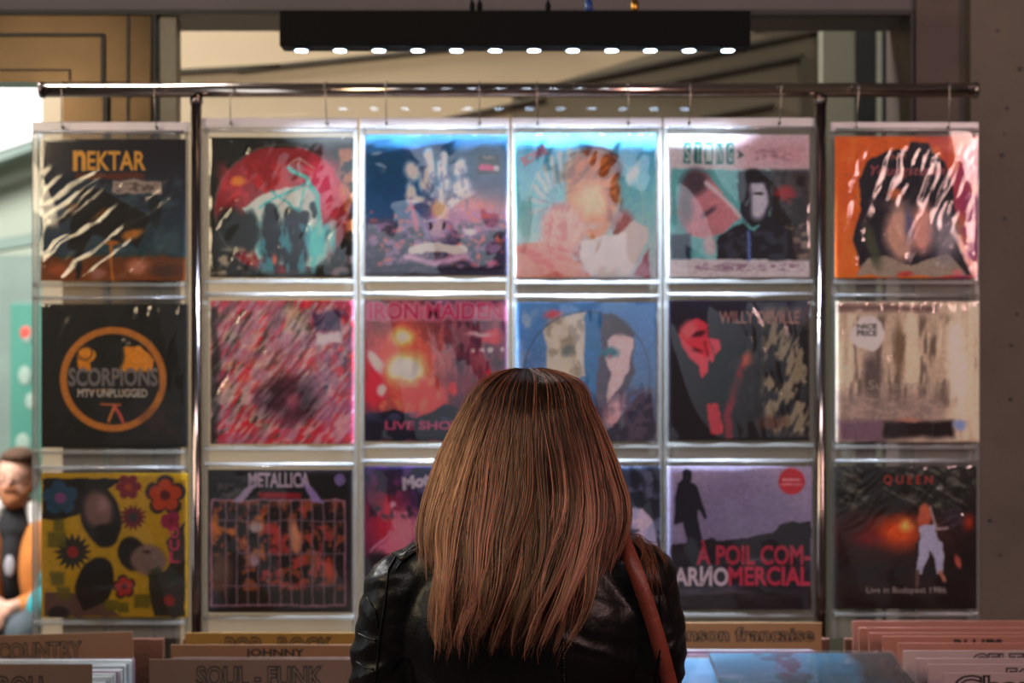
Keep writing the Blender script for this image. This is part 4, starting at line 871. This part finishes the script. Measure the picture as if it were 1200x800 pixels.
# epaulette on the left shoulder
ep = []
for (a, b) in [((498, 622), (508, 636)), ((484, 628), (494, 644)), ((470, 637), (482, 652)), ((460, 650), (472, 660))]: ep.append((snap(*a, off=.004), snap(*b, off=.004)))
V = []; 
for a, b in ep: V += [a, b]
for a, b in ep: V += [a-Vector((0, -.003, .003)), b-Vector((0, -.003, .003))]
n = len(ep); Fs = [(2*i, 2*i+1, 2*i+3, 2*i+2) for i in range(n-1)]+[(2*n+2*i, 2*n+2*i+2, 2*n+2*i+3, 2*n+2*i+1) for i in range(n-1)]
Fs += [(2*i, 2*i+2, 2*n+2*i+2, 2*n+2*i) for i in range(n-1)]+[(2*i+1, 2*n+2*i+1, 2*n+2*i+3, 2*i+3) for i in range(n-1)]+[(0, 2*n, 2*n+1, 1), (2*n-2, 2*n-1, 4*n-1, 4*n-2)]
mesh('epaulette', V, Fs, M_leather, jacket, True)

# ------------------------------------------------------------------ hair
T0 = [(433, 614, 624), (436, 598, 642), (440, 586, 656), (447, 573, 671), (455, 563, 680), (465, 555, 686), (480, 546, 692), (500, 536, 700), (520, 528, 707), (540, 520, 714), (560, 514, 720), (580, 508, 726), (600, 503, 728), (613, 501, 727), (625, 501, 723), (640, 503, 718), (660, 503, 712), (680, 501, 707), (700, 499, 702), (720, 498, 696), (740, 502, 688), (760, 504, 684)]
ty = np.array([t[0] for t in T0], float); tl = np.array([t[1] for t in T0], float); tR = np.array([t[2] for t in T0], float)
z_of = lambda py: CH-(py-400)/F*1.97
def surf(py, th, lift=0.0):
    L, R = np.interp(py, ty, tl), np.interp(py, ty, tR)
    yb = np.interp(py, [434, 450, 480, 520, 570, 620, 680, 760], [2.01, 1.955, 1.928, 1.915, 1.905, 1.886, 1.868, 1.858])
    b = np.interp(py, [434, 450, 480, 540, 600, 660, 760], [.03, .07, .098, .105, .09, .035, .022])
    a = (R-L)/2/F*1.99+lift*.6; cx = ((R+L)/2-600)/F*1.99
    return cx+a*np.sin(th), yb-lift+b*(1-np.cos(th)), z_of(py)+lift*.35*(py < 470)
rh = np.random.RandomState(11)
HP, HF, HC, base_i = [], [], [], 0
NS = 30
def strand(path, r0, tone):
    """path Nx3, three-sided strand"""
    global base_i
    n = len(path); t = np.gradient(path, axis=0); t /= np.linalg.norm(t, axis=1)[:, None]+1e-9
    ref = np.array([.3, -1, .1]); u = np.cross(t, ref); u /= np.linalg.norm(u, axis=1)[:, None]+1e-9; v = np.cross(u, t)
    rr_ = r0*np.clip(np.minimum(1, (1-np.linspace(0, 1, n))*6+.15), 0, 1)
    for k in range(3):
        a = 2*math.pi*k/3+.5; HP.append(path+(u*math.cos(a)+v*math.sin(a))*rr_[:, None])
    i = np.arange(n-1)
    for k in range(3):
        k2 = (k+1) % 3; HF.append(np.stack([base_i+k*n+i, base_i+k2*n+i, base_i+k2*n+i+1, base_i+k*n+i+1], -1))
    HC.append(np.tile(tone, (3, 1))); base_i += 3*n
locks = []
for k in range(170):
    th = (rh.rand()*2-1)*1.75; locks.append((th, rh.rand(), rh.rand()*6.28, rh.rand(), rh.rand()))
dark = np.array([30, 15, 10.]); copper = np.array([168, 100, 68.]); blond_lit = np.array([236, 186, 140.]); rose = np.array([206, 140, 120.])
for lk in locks:
    th0, br, ph, hgt, dr = lk; br = .6*hgt+.4*br
    pyt = 742-rh.rand()*34-10*abs(th0) if abs(th0) < .95 else 660-rh.rand()*40-25*(abs(th0)-.95)
    wav = .004+.008*rh.rand(); fq = 4+3*rh.rand(); br2 = br**1.6
    for q in range(32):
        s = np.linspace(0, 1, NS); dl = rh.randn()*.12
        tip = pyt+rh.randn()*9; start = 434+rh.rand()**2*26
        py = start+(tip-start)*s**1.45
        cl = 1-.84*s**1.3
        th = th0+dl*cl+.03*np.sin(s*9+ph)
        lift = .001+.015*hgt*np.clip(s*1.6, .25, 1)+.003*rh.rand()
        x, y, z = surf(py, th, lift)
        low = np.clip((py-560)/180, 0, 1)
        x = x-.050*low**1.6*np.interp(th0, [-1, -.3, .3, 1], [.15, .6, .8, .55])*(.6+.8*dr)+.012*low**2+wav*np.sin(z*fq*6+ph)*low+rh.randn()*.0006*s*2
        y = y-.006*np.sin(s*3.1+ph)*low-.004*low*hgt
        P_ = np.stack([x-.01, y-2.03, z], -1)
        side = np.clip((-th0-.25)/.6, 0, 1)+.35*np.clip((th0-.5)/.5, 0, 1); sb = rh.rand(); lit = .62*br+.38*sb+.30*side  # golden side light and brighter raised locks painted in, recessed locks darkened
        tgt = dark*1.05 if lit < .61 else (dark*.5+copper*.5 if lit < .68 else (copper*.75+rose*.25)*(1-side)+(blond_lit*.8+copper*.2)*side)
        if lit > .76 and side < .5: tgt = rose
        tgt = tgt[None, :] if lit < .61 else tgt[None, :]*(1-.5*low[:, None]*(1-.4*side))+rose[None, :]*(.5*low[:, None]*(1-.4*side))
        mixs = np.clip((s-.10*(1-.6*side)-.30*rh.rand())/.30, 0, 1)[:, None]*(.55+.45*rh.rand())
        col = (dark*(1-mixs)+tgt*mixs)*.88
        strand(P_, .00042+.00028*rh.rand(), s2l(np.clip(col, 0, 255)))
# flyaway strands over the right shoulder and round the crown
for q in range(46):
    s = np.linspace(0, 1, NS); x0 = 728+rh.rand()*6; y0 = 590+rh.rand()*36; x1 = 748+rh.rand()*34; y1 = 660+rh.rand()*48; bul = 14+10*rh.rand()
    px = x0+(x1-x0)*s+bul*np.sin(s*math.pi)*.5; py = y0+(y1-y0)*s
    P_ = np.array([snap(a, b, .004) for a, b in zip(px, py)]); P_[0] = P_[0]
    strand(P_, .00035, s2l(np.tile(copper*.6, (NS, 1))))
for q in range(60):
    s = np.linspace(0, 1, NS); th = (rh.rand()*2-1)*1.6; py = 434+(40+80*rh.rand())*s**1.4+rh.rand()*10
    x, y, z = surf(py, th, .010+.008*np.sin(s*3.14)*rh.rand())
    strand(np.stack([x-.01, y-2.03, z], -1), .00028, s2l(np.tile(copper*.8, (NS, 1))))
V = np.vstack(HP); Fq = np.vstack(HF); Cq = np.vstack(HC)
me = bpy.data.meshes.new('hair'); me.vertices.add(len(V)); me.vertices.foreach_set('co', V.ravel())
me.loops.add(len(Fq)*4); me.loops.foreach_set('vertex_index', Fq.ravel()); me.polygons.add(len(Fq)); me.polygons.foreach_set('loop_start', np.arange(len(Fq))*4); me.update(calc_edges=True)
me.polygons.foreach_set('use_smooth', [True]*len(Fq))
ca = me.color_attributes.new('dye_and_light', 'FLOAT_COLOR', 'POINT'); L4 = np.ones((len(V), 4)); L4[:, :3] = Cq; ca.data.foreach_set('color', L4.ravel().astype(np.float32))  # strand colour holds hair dye plus painted light and shade
mh = bpy.data.materials.new('brown_hair'); mh.use_nodes = True; hp = mh.node_tree.nodes['Principled BSDF']
ha = mh.node_tree.nodes.new('ShaderNodeAttribute'); ha.attribute_name = 'dye_and_light'; mh.node_tree.links.new(ha.outputs['Color'], hp.inputs['Base Color'])
hp.inputs['Specular Tint'].default_value = (1, .62, .46, 1); hp.inputs['Roughness'].default_value = .34; hp.inputs['Specular IOR Level'].default_value = .85
me.materials.append(mh)
hair = bpy.data.objects.new('hair', me); C.objects.link(hair); hair.parent = wo; tag(hair, kind='stuff')
# the dense inner mass of the hair
V, Fs = [], []; rows = list(np.linspace(438, 665, 40)); cs = np.linspace(-1.75, 1.75, 25)
for py in rows:
    for th in cs: x, y, z = surf(py, th*np.interp(py, [590, 650], [1, .55]), -.003); V.append((x-.01, y-2.03, z))
for i in range(len(rows)-1):
    for j in range(24): k = i*25+j; Fs.append((k, k+25, k+26, k+1))
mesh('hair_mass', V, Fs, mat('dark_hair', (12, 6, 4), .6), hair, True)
# front hair framing the face, for the side view
# ------------------------------------------------------------------ shoulder bag
M_strap = mat('russet_leather', (116, 50, 36), .45, 0, 25, .12, .15, 200)
bag = empty('shoulder_bag', (.24, 1.97, .0)); tag(bag, 'russet leather bag strap over the right shoulder of the woman', 'bag')
cl = [snap(px, py, .004) for px, py in polyl([(729, 630), (736, 650), (751, 686), (766, 733), (783, 796)], 5)]
cl = [Vector((p.x+.01-.24, p.y+2.03-1.97, p.z)) for p in cl]
for _ in range(6): cl = [cl[0]]+[(cl[i-1]+cl[i]*2+cl[i+1])/4 for i in range(1, len(cl)-1)]+[cl[-1]]
cl = [p+Vector((0, -.002, 0)) for p in cl]
cl = [Vector((-.09, .17, 1.0)), Vector((-.092, .155, 1.2)), Vector((-.09, .125, 1.33)), Vector((-.087, .07, 1.415)), Vector((-.086, .02, 1.432))]+cl
e0 = cl[-1]; cl += [e0+Vector((.012, 0, -.05)), Vector((.03, -.08, 1.05)), Vector((.045, -.05, .90)), Vector((.045, -.03, .86))]
cl = [Vector((.02, .06, .86)), Vector((-.02, .15, .93))]+cl
V = []
for i, p in enumerate(cl):
    t = (cl[min(i+1, len(cl)-1)]-cl[max(i-1, 0)]).normalized(); nn = Vector((0, -1, .1)) if p.y < .03 else Vector((.1, 1, .2))
    if 4 <= i <= 7: nn = Vector((0, -.5+.0, 1))
    sd = t.cross(nn).normalized(); nn = sd.cross(t).normalized()
    if sd.x < 0: sd = -sd
    h = .0108
    V += [p-sd*h, p+sd*h, p+sd*h-nn*.003, p-sd*h-nn*.003]
Fs = []
for i in range(len(cl)-1):
    for k in range(4): a = 4*i+k; b_ = 4*i+(k+1) % 4; Fs.append((a, b_, b_+4, a+4))
Fs += [(3, 2, 1, 0), tuple(4*len(cl)-4+k for k in range(4))]
mesh('strap', V, Fs, M_strap, bag, True)
MB().box(-.045, .085, -.10, .13, .60, .86, .02).obj('bag_body', M_strap, bag)
MB().box(.086, .092, -.09, .12, .70, .85, .003).obj('flap', M_strap, bag)

# ------------------------------------------------------------------ seated man outside
ben = empty('bench', (-2.1, 6.1, 0)); tag(ben, 'grey stone bench outside under the seated man', 'bench')
M_bn = mat('grey_stone', (130, 134, 132), .8, 0, 6, .15)
MB().box(-.6, .6, -.2, .25, .37, .425, .01).obj('seat', M_bn, ben)
for s in (-.5, .5): MB().box(s-.06, s+.06, -.15, .2, 0, .37, .01).obj('leg', M_bn, ben)
mn = empty('person', (-2.087, 6.0, 0)); tag(mn, 'bearded man in brown jacket with white collar seated outside with clasped hands', 'person')
I = lambda *p: p
mb_ = [('e', (0, 0, 1.135), (.075, .09, .10)), ('e', (0, -.02, 1.07), (.058, .07, .065)), ('e', (0, -.095, 1.105), (.013, .016, .022)), ('e', (-.078, 0, 1.11), (.01, .018, .03)), ('e', (.078, 0, 1.11), (.01, .018, .03)),
       ('c', (0, 0, 1.06), (0, .02, .95), .055, .06), ('c', (-.15, .04, .90), (.15, .04, .90), .06, .06), ('e', (0, .06, .72), (.14, .10, .22)), ('e', (0, .08, .54), (.16, .13, .10)),
       ('c', (-.19, .04, .89), (-.24, -.02, .64), .045, .04), ('c', (-.24, -.02, .64), (-.07, -.27, .62), .038, .028), ('c', (.19, .04, .89), (.24, -.02, .64), .045, .04), ('c', (.24, -.02, .64), (.07, -.27, .62), .038, .028),
       ('c', (-.1, .05, .52), (-.15, -.36, .53), .08, .06), ('c', (.1, .05, .52), (.15, -.36, .53), .08, .06), ('c', (-.15, -.36, .53), (-.15, -.33, .08), .055, .04), ('c', (.15, -.36, .53), (.15, -.33, .08), .055, .04)]
mb_ += hand((-.07, -.27, .62), (.75, -.45, -.3), (-.2, -.6, .7), (.3, .3, .8), 1.05, .8)+hand((.07, -.27, .62), (-.75, -.45, -.3), (.2, -.6, .7), (-.3, .3, .8), 1.05, .8)
union('body', mb_, .007, mat('fair_skin', (226, 172, 148), .5, 0, 20, .05), mn, 3)
union('brown_jacket', [('c', (-.17, .04, .89), (-.08, .03, .93), .07, .06), ('c', (.17, .04, .89), (.08, .03, .93), .07, .06), ('e', (-.108, -.01, .74), (.088, .14, .22)), ('e', (.108, -.01, .74), (.088, .14, .22)), ('e', (0, .12, .74), (.17, .09, .24)),
      ('c', (-.19, .04, .89), (-.245, -.02, .64), .062, .056), ('c', (-.245, -.02, .64), (-.11, -.225, .62), .056, .045), ('c', (.19, .04, .89), (.245, -.02, .64), .062, .056), ('c', (.245, -.02, .64), (.11, -.225, .62), .056, .045)], .009, mat('tan_suede', (196, 118, 52), .85, 0, 12, .15), mn, 6)
union('fleece_collar', [('c', (-.13, -.045, .84), (-.075, -.02, .99), .04, .035), ('c', (.13, -.045, .84), (.075, -.02, .99), .04, .035), ('c', (-.075, -.02, .99), (0, .09, 1.0), .035, .035), ('c', (.075, -.02, .99), (0, .09, 1.0), .035, .035)], .008, mat('white_fleece', (236, 232, 226), .95, 0, 40, .1, .6, 80), mn, 3)
union('black_shirt', [('e', (0, .0, .76), (.066, .108, .2)), ('c', (0, -.01, .96), (0, 0, .90), .062, .09)], .009, mat('black_cotton', (26, 26, 30), .85, 0, 20, .1), mn, 5)
MB().ball((.005, -.108, .76), (.022, .008, .045), 12).obj('shirt_print', mat('grey_print', (170, 168, 176), .8), mn)
union('trousers', [('e', (0, .07, .53), (.175, .14, .10)), ('c', (-.1, .05, .53), (-.15, -.36, .54), .092, .074), ('c', (.1, .05, .53), (.15, -.36, .54), .092, .074), ('c', (-.15, -.36, .54), (-.15, -.33, .12), .072, .06), ('c', (.15, -.36, .54), (.15, -.33, .12), .072, .06)], .01, mat('slate_trousers', (74, 84, 90), .85, 0, 20, .12), mn, 6)
for s in (-1, 1): union('shoe', [('c', (s*.15, -.32, .05), (s*.16, -.47, .04), .048, .042)], .008, M_shoe, mn, 3)
union('hair', [('e', (0, .025, 1.175), (.083, .095, .07)), ('e', (.01, -.04, 1.208), (.066, .052, .030)), ('e', (0, .06, 1.12), (.08, .055, .09))], .007, mat('brown_short_hair', (84, 58, 40), .8, 0, 60, .3, .6, 120), mn, 2)
union('beard', [('e', (0, -.055, 1.035), (.052, .045, .045)), ('c', (-.05, -.03, 1.07), (0, -.075, 1.025), .024, .03), ('c', (.05, -.03, 1.07), (0, -.075, 1.025), .024, .03), ('c', (-.025, -.095, 1.078), (.025, -.095, 1.078), .009, .009)], .006, mat('ginger_beard', (150, 92, 56), .85, 0, 60, .3, .5, 120), mn, 2)
gl = MB()
for s in (-1, 1): gl.tube([(s*.033+.024*math.cos(a), -.104, 1.125+.018*math.sin(a)) for a in [k*math.pi/8 for k in range(17)]], .002, 6)
gl.tube([(-.009, -.108, 1.128), (.009, -.108, 1.128)], .002, 6).tube([(-.057, -.104, 1.128), (-.082, 0, 1.125)], .002, 6).tube([(.057, -.104, 1.128), (.082, 0, 1.125)], .002, 6)
gl.obj('glasses', M_dark, mn)
tb_ = empty('cloth_bag', (-1.955, 5.72, .0)); tag(tb_, 'teal cloth bag held against the seated man outside', 'bag')
union('bag_body', [('e', (.05, .05, .62), (.06, .09, .075)), ('e', (.07, .07, .67), (.04, .06, .04))], .008, mat('teal_cloth', (40, 150, 156), .8, 0, 14, .15), tb_, 3, lambda co, no: .006*(fbm(co[:, 0]/.03, co[:, 2]/.03, 5)-.5))
union('strap', [('c', (.02, .06, .66), (.03, .10, .74), .012, .012), ('c', (.03, .10, .74), (.08, .12, .73), .012, .012), ('c', (.08, .12, .73), (.09, .08, .66), .012, .012)], .006, mat('teal_strap', (30, 120, 126), .8), tb_, 2)
